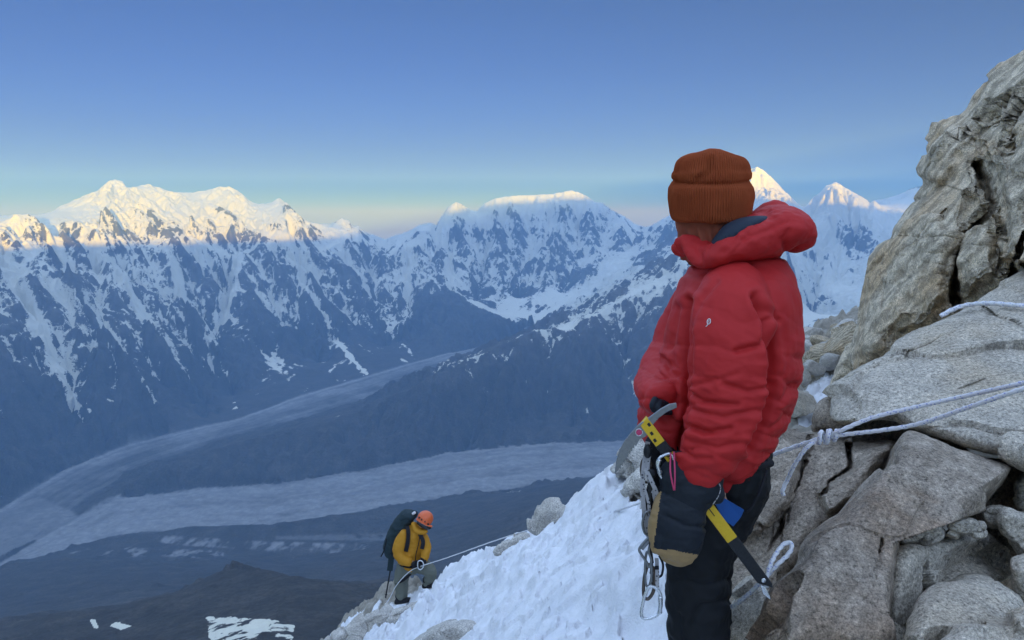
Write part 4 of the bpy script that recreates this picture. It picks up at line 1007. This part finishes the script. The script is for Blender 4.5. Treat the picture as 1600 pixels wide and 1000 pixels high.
# the body inside: one skin from head to feet, with its own face, turned to the far left
body = fuse("body", [ball(1108,312,2.28,48,.082,60), ball(1064,318,2.33,6,.012,10), tube([(1112,360,2.27,30,.05),(1130,410,2.27,34,.06),(1140,440,2.27,70,.14),(1140,520,2.27,80,.14),(1132,620,2.27,70,.13),(1128,700,2.27,66,.14),(1125,740,2.27,60,.14)], 24),
  tube([(1143,460,2.12,34,.06),(1140,560,2.03,30,.05),(1130,630,2.0,26,.045),(1095,735,1.975,20,.036)], 16), tube([(1105,460,2.42,34,.06),(1060,550,2.44,28,.05),(1033,615,2.25,20,.036)], 16),
  tube([(1120,740,2.18,48,.08),(1095,860,2.14,38,.066),(1092,1010,2.14,30,.055),(1096,1120,2.15,28,.05),(1098,1230,2.16,22,.04)], 16), tube([(1125,740,2.36,48,.08),(1102,860,2.38,38,.066),(1106,1010,2.38,30,.055),(1110,1120,2.38,28,.05),(1110,1200,2.38,22,.04)], 16)], 0.009, SKIN, clm, 3)
# eyes and mouth on the far side of the head
for dy in (-0.032, 0.03): raw("eye", [ball(1066.5, 305, 2.315 + dy, 4, .010, 4, 12)], PRINT, body)
def trouser_fold(c, n, px, py):
    q = np.stack([c[:, 0] * 12 + c[:, 2] * 5, c[:, 1] * 12, c[:, 2] * 15], 1)
    h = 0.007 * fbm3(q, 4, 561, 0.5, True) + 0.004 * fbm3(q * 2.3, 3, 562)
    for w, d, pts in ((4, 0.008, [(1075, 975), (1095, 945), (1140, 938)]), (4, 0.007, [(1060, 905), (1100, 915), (1138, 905)]), (4, 0.006, [(1060, 960), (1066, 1000)]), (4, 0.006, [(1180, 740), (1150, 790), (1120, 820)])):
        h -= d * np.exp(-(seg_dist(px, py, pts) / w) ** 2)
    return h
trs = fuse("trousers", [tube([(1128,690,2.27,74,.18),(1133,722,2.27,68,.18),(1128,755,2.27,66,.18),(1114,795,2.27,60,.17),(1102,830,2.27,54,.16)], 32),
  tube([(1110,800,2.17,54,.098),(1096,845,2.14,50,.092),(1090,900,2.13,49,.088),(1090,960,2.13,50,.086),(1094,1020,2.13,48,.082),(1098,1120,2.15,44,.078),(1098,1200,2.16,42,.074)], 28),
  tube([(1118,800,2.36,50,.098),(1104,850,2.38,48,.092),(1096,910,2.39,46,.088),(1098,1000,2.39,46,.084),(1104,1110,2.39,44,.078),(1106,1175,2.39,40,.072)], 28)], 0.006, BLACK, clm, 5, trouser_fold)
for px, py, Y in ((1096, 1222, 2.16), (1104, 1185, 2.40)):
    bt = fuse("boot", [tube([(px+6,py-30,Y,36,.06),(px+4,py,Y,36,.058),(px-4,py+14,Y,40,.058)], 20), tube([(px+30,py+16,Y,18,.05),(px-20,py+18,Y,18,.056),(px-78,py+24,Y,15,.05)], 20)], 0.009, BLACK, clm, 3)
    raw("sole", [tube([(px+36,py+36,Y,6,.05),(px-20,py+38,Y,6,.058),(px-84,py+40,Y,6,.048)], 16)], WEB, bt)
# near hand in its big mitten: gauntlet, then the mitten with leather on the thumb side and finger end
def mit_fold(c, n, px, py):
    h = 0.003 * fbm3(c * 30, 3, 571) + 0.0025 * fbm3(c * np.array([22, 22, 60]), 3, 572, 0.5, True)
    for w, d, pts in ((3, 0.006, [(1040, 806), (1070, 822), (1102, 824)]), (3, 0.004, [(1036, 786), (1030, 830), (1022, 856)])):
        h -= d * np.exp(-(seg_dist(px, py, pts) / w) ** 2)
    return h
gm = fuse("gauntlet", [tube([(1098,738,1.985,33,.062),(1092,752,1.985,36,.064),(1078,766,1.985,42,.064),(1066,780,1.985,40,.058)], 28), tube([(1066,722,2.0,24,.045),(1062,742,1.99,32,.055),(1066,765,1.985,36,.055)], 24), tube([(1090,748,1.98,20,.05),(1112,766,1.98,18,.05),(1114,772,1.98,17,.048)], 20)], 0.0045, MIT, clm, 4, mit_fold)
cord("gauntlet_edge", [at(1124,756,1.925), at(1126,764,1.93), at(1122,776,1.93), at(1114,788,1.93)], 0.0014, SLING, gm, False, 5, None, 6)
mit = fuse("mitten", [tube([(1068,772,1.985,36,.05),(1064,795,1.975,42,.056),(1061,825,1.97,43,.056),(1058,850,1.97,40,.05),(1056,866,1.97,32,.04),(1055,870,1.97,26,.032)], 32), tube([(1040,778,1.97,14,.03),(1029,805,1.96,13,.03),(1025,835,1.96,12,.028),(1026,856,1.96,10,.024)], 20)], 0.004, MIT, clm, 4, mit_fold)
mm = mit.data; mm.materials.append(LEATHER); c = get_co(mm)
fi = np.zeros(len(mm.polygons) * 3, np.float32); mm.polygons.foreach_get("center", fi); fi = fi.reshape(-1, 3)
fx, fy = to_px(fi[:, 0].astype(float), fi[:, 1].astype(float), fi[:, 2].astype(float))
edge = 856 + 3.5 * np.sin((fx - 1018) / 26) + np.clip(fx - 1055, 0, 99) * 0.28
mm.polygons.foreach_set("material_index", ((fy > edge) | ((fx < 1033 - (fy - 770) * 0.14) & (fy < 858))).astype(np.int32)); mm.update()
# far hand: a dark glove with its fingers curled at the mouth of the far sleeve
fing = [tube([(1032+4*k,628,2.085+.012*k,6,.010),(1029+4*k,636,2.072+.012*k,5.5,.009),(1033+4*k,644,2.066+.012*k,5,.008),(1039+4*k,644,2.074+.012*k,4.5,.008)], 10) for k in range(4)]
fuse("glove", [ball(1035,630,2.115,12,.03,11)] + fing + [tube([(1024,624,2.085,6,.011),(1019,634,2.075,5,.009),(1022,642,2.075,4.5,.008)], 10)], 0.0028, MIT, clm, 2)
# harness: black webbing at the waist with gear loop and a blue panel
def strap(name, pts, w, mat, parent, th=0.003):
    P = np.array(smooth_line(pts, 6)); up = np.gradient(P, axis=0); up /= np.linalg.norm(up, axis=1)[:, None]
    vdir = -P / np.linalg.norm(P, axis=1)[:, None]; sd_ = np.cross(up, vdir); sd_ /= np.linalg.norm(sd_, axis=1)[:, None]
    ringv = np.stack([P + sd_ * w / 2 + vdir * th / 2, P - sd_ * w / 2 + vdir * th / 2, P - sd_ * w / 2 - vdir * th / 2, P + sd_ * w / 2 - vdir * th / 2], 1)
    m = len(P); i = np.arange(m * 4).reshape(m, 4); i2 = np.roll(i, -1, 1)
    f = [tuple(map(int, q)) for q in np.stack([i[:-1], i2[:-1], i2[1:], i[1:]], -1).reshape(-1, 4)] + [tuple(map(int, i[0][::-1])), tuple(map(int, i[-1]))]
    return raw(name, [(ringv.reshape(-1, 3), f)], mat, parent, False)
har = fuse("harness", [tube([(1052,704,2.16,14,.02),(1040,716,2.1,16,.025),(1030,740,2.08,15,.025),(1022,768,2.07,12,.02)], 16), tube([(1022,690,2.12,16,.03),(1032,702,2.1,14,.03),(1048,712,2.08,12,.03)], 16), tube([(1060,722,2.09,10,.02),(1110,735,2.06,9,.01),(1170,728,2.08,9,.01),(1200,722,2.16,8,.02)], 12)], 0.004, WEB, clm, 2)
flat_plate("blue_panel", [at(1112,776,2.052), at(1134,780,2.055), at(1163,797,2.07), at(1158,808,2.07), at(1146,823,2.06), at(1130,812,2.05)], 0.006, BLUE, har, 0.0015)
cord("gear_loop", [at(1198,735,2.09), at(1188,765,2.07), at(1176,790,2.065), at(1166,800,2.065)], 0.004, WEB, har)

# ---------------------------------------------------------------- ice axe hanging at the hip
AX0, AX1 = at(1004, 656, 1.985), at(1203, 922, 1.965)
axd = (AX1 - AX0).normalized(); axn = Vector((0, 1, 0)).cross(axd).normalized(); 
if axn.x < 0: axn = -axn                                                  # to the right and up of the shaft
axl = (AX1 - AX0).length
axe = empty("ice_axe", AX1)
tag(axe, "yellow and black ice axe with toothed steel pick at the red-jacketed climber's hip", "ice axe")
keep_world = hang
def AX(s, n, d=0.0): return AX0 + axd * (s * axl) + axn * n + Vector((0, d, 0))
def bar(name, s0, s1, w0, w1, th, mat, d=0.0, extra_pts=None):
    pts = [AX(s0, w0, d), AX(s1, w1, d), AX(s1, -w1, d), AX(s0, -w0, d)] if extra_pts is None else extra_pts
    return flat_plate(name, pts, th, mat, None, 0.003)
ax_parts = [bar("shaft", 0.13, 0.42, 0.0135, 0.0135, 0.020, YELLOW), bar("shaft_grip", 0.42, 0.705, 0.0150, 0.0150, 0.020, YELLOW),
  bar("ferrule", 0, 0, 0, 0, 0.021, BLACKM, -0.001, [AX(0.70, 0.0155), AX(0.985, 0.0150), AX(1.0, 0.009), AX(0.94, -0.0150), AX(0.70, -0.0155)]),
  bar("spike", 0, 0, 0, 0, 0.006, ALU, 0.007, [AX(0.975, -0.004), AX(1.03, -0.010), AX(1.045, -0.014), AX(1.0, -0.020), AX(0.95, -0.012)]),
  bar("head_wrap", 0.135, 0.20, 0.0150, 0.0150, 0.024, BLACKM, -0.002)]
for a in ax_parts: keep_world(a, axe)
shaft = ax_parts[0]
for s in (0.945,):
    rv = raw("rivet", [ball(*[float(q) for q in to_px(*AX(s, 0.002))], AX(s, 0.002).y - 0.002, 4.0, 0.003, 4.0, 16)], ALU); keep_world(rv, axe)
for s in (0.045, 0.085, 0.12): pass
def pxp(l, Y): return [at(a, b, Y) for a, b in l]
outer = [(1057,630),(1046,632),(1033,639),(1022,647),(1010,656),(998,664),(986,677),(976,690),(968,705),(963,722),(961,740)]
inner = [(966,735)]
for k, t in enumerate(np.linspace(0, 1, 9)):                              # teeth on the inner edge
    bx_, by_ = 967 + 24 * t, 732 - 36 * t
    inner += [(bx_ + 0.5, by_ - 1), (bx_ + 3.0, by_ + 1.2)]
inner += [(1000, 686), (1008, 683), (1016, 674), (1020, 664), (1030, 653), (1042, 644), (1058, 637)]
pk = flat_plate("pick", pxp(outer + inner, 1.979), 0.008, STEEL, None, 0.0012); keep_world(pk, axe)
hd = flat_plate("head_plate", [AX(0.0, 0.0135, -0.006), AX(0.135, 0.0135, -0.006), AX(0.135, -0.0135, -0.006), AX(0.012, -0.0135, -0.006)], 0.018, YELLOW, None, 0.002); keep_world(hd, axe)
for s, n in ((0.03, 0.006), (0.07, -0.002), (0.105, -0.006)):
    hl = flat_plate("slot", [AX(s - .006, n + .0035, -0.0072), AX(s + .010, n + .0035, -0.0072), AX(s + .010, n - .0035, -0.0072), AX(s - .006, n - .0035, -0.0072)], 0.002, BLACKM); keep_world(hl, axe)
sl_ = flat_plate("slot", [AX(.50, .0012, -0.0012), AX(.56, .0012, -0.0012), AX(.56, -.0012, -0.0012), AX(.50, -.0012, -0.0012)], 0.002, BLACKM); keep_world(sl_, axe)
px_, py_ = 998.5, 675.5
eye_c = raw("pick_hole", [ball(px_, py_, 1.9785, 5.2, 0.0022, 5.2, 18)], PINK); keep_world(eye_c, axe)
rim_ = cord("pick_rim", [at(px_ + 5.4 * math.cos(t), py_ + 5.4 * math.sin(t), 1.9775) for t in np.linspace(0, 6.283, 12, endpoint=False)], 0.0012, ALU, None, True, 3, None, 6); keep_world(rim_, axe)
# maker's lettering on the shaft
fc_ = bpy.data.curves.new("lettering", 'FONT'); fc_.body = "GRIVEL"; fc_.size = 0.021; fc_.extrude = 0.0003; fc_.align_x = 'CENTER'; fc_.align_y = 'CENTER'
fo_ = bpy.data.objects.new("lettering", fc_); COL.objects.link(fo_)
dg = bpy.context.evaluated_depsgraph_get(); lme = bpy.data.meshes.new_from_object(fo_.evaluated_get(dg)); bpy.data.objects.remove(fo_)
zax = Vector((0, -1, 0)); xax = (axd - zax * axd.dot(zax)).normalized(); yax = zax.cross(xax)
lme.transform(Matrix.Translation(AX(0.245, 0, -0.0006)) @ Matrix((xax, yax, zax)).transposed().to_4x4())
lo = link("lettering", lme, BLACKM); keep_world(lo, axe)
for i_, (a, b) in enumerate((((1048, 708), (1053, 766)), ((1053, 706), (1054, 766)))):
    cd_ = cord("leash_cord", [at(a[0], a[1], 1.962), at((a[0] + b[0]) / 2 - 3 + 4 * i_, (a[1] + b[1]) / 2, 1.925), at(b[0], b[1], 1.918)], 0.0022, PINK, None, False, 6, None, 8); keep_world(cd_, axe)

# ---------------------------------------------------------------- gear hanging from the harness
def carabiner(label, pts, Y, rad, mat, gate, tilt=0.0):
    P = [at(a, b, Y + tilt * (b - pts[0][1])) for a, b in pts]
    base = empty("carabiner", P[len(P) // 2])
    o = cord("body", P, rad, mat, None, True, 5, None, 10); keep_world(o, base)
    g = cord("gate", [at(a, b, Y - 0.001 + tilt * (b - pts[0][1])) for a, b in gate], rad * 1.25, mat, None, False, 4, None, 10); keep_world(g, base)
    nb = raw("nose", [ball(gate[0][0], gate[0][1], Y + tilt * (gate[0][1] - pts[0][1]), rad * F / Y * 1.6, rad * 1.5, None, 12)], mat); keep_world(nb, g)
    tag(base, label, "carabiner", "climbing hardware on the harness"); return base
carabiner("bright silver carabiner hanging lowest on the gear bunch", [(1018,916),(1028,922),(1033,934),(1032,952),(1025,962),(1008,967),(1002,960),(1005,940),(1011,922)], 2.0, 0.0042, ALU, [(1031,956),(1032,944),(1031,932)])
carabiner("brown worn carabiner clipped just above the lowest silver one", [(1014,882),(1022,890),(1024,906),(1020,926),(1012,936),(1006,930),(1006,910),(1009,892)], 2.01, 0.0046, DARKALU, [(1022,912),(1023,902),(1021,892)])
carabiner("long grey carabiner threaded between the slings", [(1012,862),(1018,870),(1018,900),(1014,916),(1009,912),(1008,890),(1009,870)], 2.005, 0.0034, STEEL, [(1018,895),(1018,885),(1018,876)])
carabiner("grey bent hinged carabiner beside the mitten's thumb", [(1017,838),(1006,848),(999,858),(1002,866),(1010,878),(1014,886),(1018,876),(1014,862),(1016,850)], 1.99, 0.0036, STEEL, [(1014,846),(1008,852),(1003,858)])
carabiner("large silver carabiner clipped to the harness under the axe head", [(1050,711),(1036,712),(1028,720),(1028,732),(1034,746),(1046,748),(1056,740)], 1.975, 0.0040, ALU, [(1031,738),(1028,728),(1031,718)])
def hanging(name, label, cat, items):
    base = None
    for k, (nm, pts, w, mat) in enumerate(items):
        P = [at(a, b, c) for a, b, c in pts]
        if base is None: base = empty(name, P[0])
        o = strap(nm, [tuple(p) for p in P], w, mat, None); keep_world(o, base)
    tag(base, label, cat, "climbing hardware on the harness"); return base
hanging("sling", "white and black tape sling looping down on the left of the gear bunch", "sling", [("tape", [(1012,690,2.03),(1006,730,2.01),(1004,770,2.0),(1008,810,2.0),(1014,840,2.0)], 0.012, SLING), ("tape", [(1016,700,2.02),(1012,740,2.0),(1022,775,1.99),(1026,800,2.0)], 0.009, SLING)])
hanging("sling", "black knotted webbing sling hanging inside the gear bunch", "sling", [("tape", [(1022,692,2.035),(1020,740,2.02),(1012,780,2.01),(1008,806,2.01),(1012,826,2.01)], 0.017, WEB), ("tape", [(1030,705,2.04),(1026,750,2.03),(1020,790,2.02),(1016,822,2.02)], 0.016, WEB)])
hanging("sling", "short white tape beside the brown carabiner", "sling", [("tape", [(1026,872,2.0),(1027,895,2.0),(1027,918,2.0)], 0.010, SLING), ("bar_tack", [(1026,884,1.997),(1026.5,890,1.997)], 0.011, WEB)])
hanging("sling", "dark thin loop of cord at the mitten's lower left", "sling", [("tape", [(1030,868,2.0),(1036,882,2.0),(1034,898,2.0),(1028,902,2.0)], 0.006, WEB)])
carabiner("dark oval carabiner high on the gear bunch behind the black sling", [(1008,716),(1016,720),(1018,738),(1014,752),(1006,752),(1002,738),(1003,722)], 2.02, 0.0036, DARKALU, [(1018,744),(1018,736),(1017,726)])
carabiner("small grey carabiner halfway down the gear bunch", [(1010,800),(1018,806),(1020,824),(1014,836),(1007,832),(1004,816)], 1.985, 0.0032, STEEL, [(1019,828),(1020,818),(1019,810)])
hanging("sling", "striped tape with stitched ends draped over the gear bunch", "sling", [("tape", [(1008,732,1.995),(1018,752,1.985),(1028,778,1.985),(1026,800,1.99)], 0.011, SLING), ("tape", [(1006,762,1.995),(1014,790,1.99),(1012,822,1.99)], 0.008, SLING)])
hanging("sling", "thin dark cord sling crossing the gear bunch beside the mitten", "sling", [("tape", [(1030,760,1.99),(1022,800,1.985),(1016,840,1.985),(1020,880,1.99)], 0.006, WEB)])
scr = empty("ice_screw", at(1016, 700, 2.03))
o = cord("screw_tube", [at(1017,742,1.995), at(1015,800,1.995)], 0.0065, BLACKM, None, False, 30, 0.012, 14); keep_world(o, scr)
o = raw("hanger", [ball(1018,740,1.995,9,.006,8,14)], BLACKM); keep_world(o, scr)
o = raw("crank_knob", [ball(1012,705,2.0,7,.010,12,14)], BLACKM); keep_world(o, scr)
tag(scr, "black threaded ice screw hanging in the gear bunch under the axe head", "ice screw", "climbing hardware on the harness")
# ---------------------------------------------------------------- the roped climber lower down
Y2 = 13.5
YEL = cloth("amber_jacket_fabric", (0.52, 0.235, 0.020), 0.6, 60, 0.0, 0.2)
OLIVE = cloth("olive_trouser_fabric", (0.155, 0.165, 0.135), 0.75, 60)
HELM = cloth("orange_helmet_shell", (0.72, 0.13, 0.035), 0.35, 60, 0, 0.5, 0.05)
TEAL = cloth("dark_teal_pack_fabric", (0.018, 0.036, 0.044), 0.7, 60)
GLASS = cloth("goggle_lens", (0.01, 0.012, 0.016), 0.12, 60, 0, 0.6, 0.02)
m_ = lambda px: px * Y2 / F
cl2 = empty("person", at(640, 938, Y2))
tag(cl2, "person in an amber jacket and orange helmet bending over the fixed rope", "person")
def fold2(c, n, px, py):
    return 0.018 * fbm3(c * np.array([5, 5, 9]), 4, 601, 0.5, True) - 0.004
raw_b = [ball(661,815,Y2-.02,10,.11,12), ball(668,819,Y2-.12,2.2,.03,2.5), tube([(654,828,Y2,6,.07),(648,838,Y2,12,.14),(644,858,Y2,14,.13),(640,880,Y2,13,.14)], 16),
 tube([(630,838,Y2-.08,5.5,.06),(624,858,Y2-.12,5,.055),(630,872,Y2-.18,4.4,.05),(646,880,Y2-.30,3.8,.04)], 14), tube([(664,842,Y2-.05,5,.06),(667,860,Y2-.16,4.6,.055),(662,874,Y2-.28,4,.045)], 14),
 tube([(634,880,Y2,9,.10),(628,905,Y2-.02,7,.085),(626,932,Y2,5,.06)], 14), tube([(652,880,Y2-.05,9,.10),(672,892,Y2-.16,7.5,.085),(670,912,Y2-.1,5.5,.065)], 14)]
b2_ = fuse("body", raw_b, 0.02, SKIN, cl2, 3)
fuse("jacket", [tube([(657,826,Y2-.02,10,.12),(650,832,Y2,16,.19),(646,845,Y2,19,.20),(645,862,Y2-.02,20,.20),(643,878,Y2-.02,19,.20),(642,882,Y2-.02,17,.18)], 24),
 tube([(633,834,Y2-.10,9,.10),(626,848,Y2-.14,10,.11),(623,862,Y2-.17,10,.11),(628,873,Y2-.22,9,.10),(640,879,Y2-.30,7,.075)], 18), tube([(662,840,Y2-.05,8,.10),(666,856,Y2-.15,8,.10),(664,870,Y2-.25,7.5,.085),(661,876,Y2-.28,6.5,.07)], 18),
 tube([(648,822,Y2-.02,7,.10),(653,830,Y2-.06,9,.12),(658,833,Y2-.10,6,.07)], 16)], 0.016, YEL, cl2, 3, fold2)
cord("zip", [at(656,836,Y2-.235), at(654,850,Y2-.25), at(650,866,Y2-.25), at(649,878,Y2-.24)], 0.008, WEB, cl2)
fuse("trousers", [tube([(642,876,Y2,17,.18),(640,886,Y2,17,.18)], 18), tube([(634,882,Y2-.02,14,.14),(628,900,Y2-.03,12,.13),(627,918,Y2-.02,11,.115),(628,932,Y2,9,.10)], 18), tube([(650,882,Y2-.08,13,.14),(668,888,Y2-.20,11.5,.125),(673,900,Y2-.18,9.5,.11),(668,910,Y2-.12,8.5,.10)], 18)], 0.016, OLIVE, cl2, 3, fold2)
for a, b in (((616, 905), (640, 896)), ((619, 911), (634, 907))): pass
strap("leg_strap", [tuple(at(617,911,Y2-.10)), tuple(at(627,908,Y2-.19)), tuple(at(637,901,Y2-.17)), tuple(at(643,893,Y2-.14))], 0.05, WEB, cl2)
for px, py, dy in ((625, 936, 0.0), (668, 911, -0.12)):
    bo = fuse("boot", [tube([(px,py-6,Y2+dy,8.5,.095),(px+2,py+2,Y2+dy,8,.09)], 14), tube([(px-5,py+4,Y2+dy,4.5,.07),(px+8,py+2,Y2+dy-.08,4.5,.07),(px+14,py+1,Y2+dy-.12,3.5,.06)], 14)], 0.015, WEB, cl2, 2)
for (px, py, dy, s) in ((648, 882, -0.34, 1), (661, 878, -0.33, -1)):
    fg = [tube([(px+s*4, py-3+2.2*k, Y2+dy-.02, 1.5, .016), (px+s*7, py-2+2.2*k, Y2+dy-.06, 1.4, .015), (px+s*6, py+1+2.0*k, Y2+dy-.09, 1.2, .013)], 8) for k in range(4)]
    fuse("glove", [ball(px, py, Y2+dy, 6.0, .065, 5.5, 16)] + fg + [tube([(px, py-4, Y2+dy-.03, 1.6, .018), (px+s*4, py-6, Y2+dy-.07, 1.4, .016)], 8)], 0.010, WEB, cl2, 1)
hm = fuse("helmet", [ball(664.5,810,Y2-.04,13.2,.155,12.5,32)], 0.012, HELM, cl2, 2)
for a, b in ((655, 809), (659, 812), (664, 815), (669, 819)):
    raw("vent", [ball(a, b, Y2 - .185 + abs(a - 664) * .0016, 1.5, .012, 2.1, 12)], GLASS, hm)
raw("helmet_rim", [tube([(652,811,Y2-.10,1.6,.03),(658,816,Y2-.17,1.6,.02),(666,821,Y2-.19,1.6,.02),(674,822,Y2-.13,1.6,.03)], 10)], HELM, hm)
gg = raw("goggles", [tube([(653,816,Y2-.13,3.4,.03),(659,820,Y2-.18,4,.03),(666,824,Y2-.19,4,.03),(672,824,Y2-.14,3,.03)], 12)], GLASS, cl2)
raw("collar", [tube([(646,818,Y2-.07,4,.05),(650,828,Y2-.13,5,.06),(658,832,Y2-.17,4.5,.05),(666,830,Y2-.15,3.5,.04)], 12)], YEL, cl2)
for pts in ([(636,822,Y2-.12),(638,832,Y2-.20),(637,848,Y2-.23),(634,862,Y2-.22)], [(656,834,Y2-.20),(661,846,Y2-.25),(659,858,Y2-.28)]):
    strap("pack_strap", [tuple(at(*p)) for p in pts], 0.07, WEB, cl2)
for s in (0,):
    strap("harness_belt", [tuple(at(625,882,Y2-.20)), tuple(at(640,886,Y2-.25)), tuple(at(660,884,Y2-.26))], 0.05, WEB, cl2)
bp_ = empty("backpack", at(618, 868, Y2 + .15))
tag(bp_, "dark teal backpack worn by the person in the amber jacket", "backpack")
def fold3(c, n, px, py): return 0.022 * fbm3(c * np.array([4, 4, 7]), 4, 611, 0.5, True) - 0.006
for o, par in ((fuse("pack_body", [tube([(640,808,Y2+.05,9,.13),(630,818,Y2+.12,15,.17),(621,836,Y2+.15,16,.18),(613,854,Y2+.15,15,.17),(612,866,Y2+.12,11,.13)], 24)], 0.016, TEAL, None, 3, fold3), bp_),
    (fuse("lid", [tube([(645,806,Y2+.02,7,.13),(634,806,Y2+.10,9,.15),(624,816,Y2+.16,8,.14)], 18)], 0.016, TEAL, None, 2, fold3), bp_),
    (raw("white_bottle", [tube([(641,805,Y2+.0,1.6,.02),(648,801,Y2-.03,2.4,.026)], 12)], PRINT), bp_),
    (strap("side_strap", [tuple(at(604,842,Y2-.02)), tuple(at(600,860,Y2)), tuple(at(595,870,Y2+.05))], 0.02, WEB, None), bp_), (strap("side_strap", [tuple(at(612,866,Y2-.02)), tuple(at(610,884,Y2)), tuple(at(609,892,Y2))], 0.10, TEAL, None), bp_)):
    keep_world(o, par)
po = empty("trekking_pole", at(602.5, 934, Y2 + .1))
tag(po, "thin black trekking pole hanging down behind the roped climber's pack", "pole")
for o in (cord("pole_shaft", [at(611,884,Y2+.06), at(602.5,934,Y2+.1)], 0.013, BLACKM, None, False, 4, None, 8), raw("pole_grip", [tube([(613,874,Y2+.05,2.0,.02),(610,890,Y2+.06,2.2,.022)], 10)], WEB), raw("basket", [ball(603.3,929,Y2+.1,2.2,.024,0.8,12)], WEB)): keep_world(o, po)
dv = carabiner("silver carabiner clipping the roped climber's gloves to the fixed rope", [(653,878),(657,876),(661,879),(661,886),(657,890),(653,887)], Y2 - .46, 0.010, ALU, [(661,886),(662,882),(661,879)])
del dv["group"]
# ---------------------------------------------------------------- ropes
def rope(name, label, pts, rad, twist=0.03, n=10, group=None):
    o = cord(name, pts, rad, ROPE, None, False, n, twist, 12); tag(o, label, "rope", group); return o
P_k = at(1292, 682, 2.42)
rope("fixed_rope", "white fixed rope running from the knot past the standing climber down to the roped climber", [P_k, at(1245,697,2.5), at(1200,713,2.62), at(1100,750,3.2), at(1000,786,4.6), at(950,802,5.7), at(900,816,6.9), at(852,826,7.9), at(828,828,8.5), at(770,846,10.0), at(700,871,12.0), at(660,884,13.05), at(640,893,13.2), at(620,914,13.35), at(608,936,13.6), at(597,951,13.9)], 0.0068, 0.04, 14)
rope("anchor_rope", "upper of the two white ropes from the knot across the slab to the right edge", [at(1296,680,2.41), at(1315,672,2.38), at(1365,652,2.36), at(1440,634,2.30), at(1520,616,2.2), at(1600,598,2.05), at(1680,578,2.0), at(1740,570,2.6), at(1770,566,3.2)], 0.0062, 0.025, 14)
rope("anchor_rope", "lower of the two white ropes from the knot across the slab to the right edge", [at(1296,684,2.41), at(1320,679,2.38), at(1380,672,2.33), at(1440,661,2.27), at(1520,634,2.14), at(1600,607,2.03), at(1680,584,2.0), at(1738,578,2.6), at(1768,572,3.2)], 0.0062, 0.025, 14)
rope("rope_tail", "frayed white rope end hanging down left from the knot", [at(1284,686,2.41), at(1262,698,2.40), at(1243,724,2.42), at(1230,750,2.45), at(1223,766,2.45), at(1224,774,2.45)], 0.0062, 0.025, 12)
kn = []
for k in range(0, 60):                                                     # the knot: cord wound round the standing part
    t = k / 59; a = t * 2 * math.pi * 5.2
    px = 1274 + 34 * t + 3 * math.sin(a * 0.5); py = 686 - 7 * t + 9.5 * math.sin(a) * (0.65 + 0.35 * math.sin(math.pi * t))
    kn.append(at(px, py, 2.405 + 0.016 * math.cos(a)))
o = cord("knot", kn, 0.0060, ROPE, None, False, 6, 0.03, 10); tag(o, "bulky white knot tying the three ropes together in front of the slab", "knot")
rope("upper_rope", "white rope lying over the top edge of the slab at the right", [at(1470,494,3.72), at(1490,483,3.72), at(1515,476,3.70), at(1550,474,3.6), at(1600,478,3.5), at(1680,482,3.45), at(1750,490,3.7)], 0.010, 0.04, 12)
rope("rope_loop", "white rope loop standing up behind the axe spike between the boulders", [at(1132,950,2.36), at(1148,946,2.32), at(1172,926,2.26), at(1196,902,2.22), at(1215,882,2.22), at(1230,868,2.24), at(1237,856,2.26), at(1234,848,2.27), at(1224,851,2.26), at(1212,866,2.23), at(1203,884,2.20), at(1198,902,2.19), at(1197,918,2.2)], 0.0062, 0.025, 12)
o = cord("thin_cord", [at(1198,922,2.17), at(1196,950,2.18), at(1194,975,2.2)], 0.002, SLING); tag(o, "thin grey cord hanging from the axe spike in front of the boulder", "cord")
# ---------------------------------------------------------------- the air
hz = NT("haze_air"); hz.t.nodes.remove(hz.b)
pv = hz.t.nodes.new("ShaderNodeVolumePrincipled")
pv.inputs["Color"].default_value = (0.36, 0.63, 0.98, 1); pv.inputs["Density"].default_value = HAZE
pv.inputs["Anisotropy"].default_value = 0.0
hz.t.links.new(pv.outputs[0], hz.o.inputs["Volume"])
bx = [(x, y, z) for x in (-24000, 24000) for y in (-7000, 24000) for z in (-2700, 990)]
me = bpy.data.meshes.new("haze"); me.from_pydata(bx, [], [(0, 1, 3, 2), (4, 6, 7, 5), (0, 4, 5, 1), (2, 3, 7, 6), (0, 2, 6, 4), (1, 5, 7, 3)]); me.update()
hzo = tag(link("haze", me, hz.m), "thin blue morning haze filling the valley", "haze", None, 'stuff')
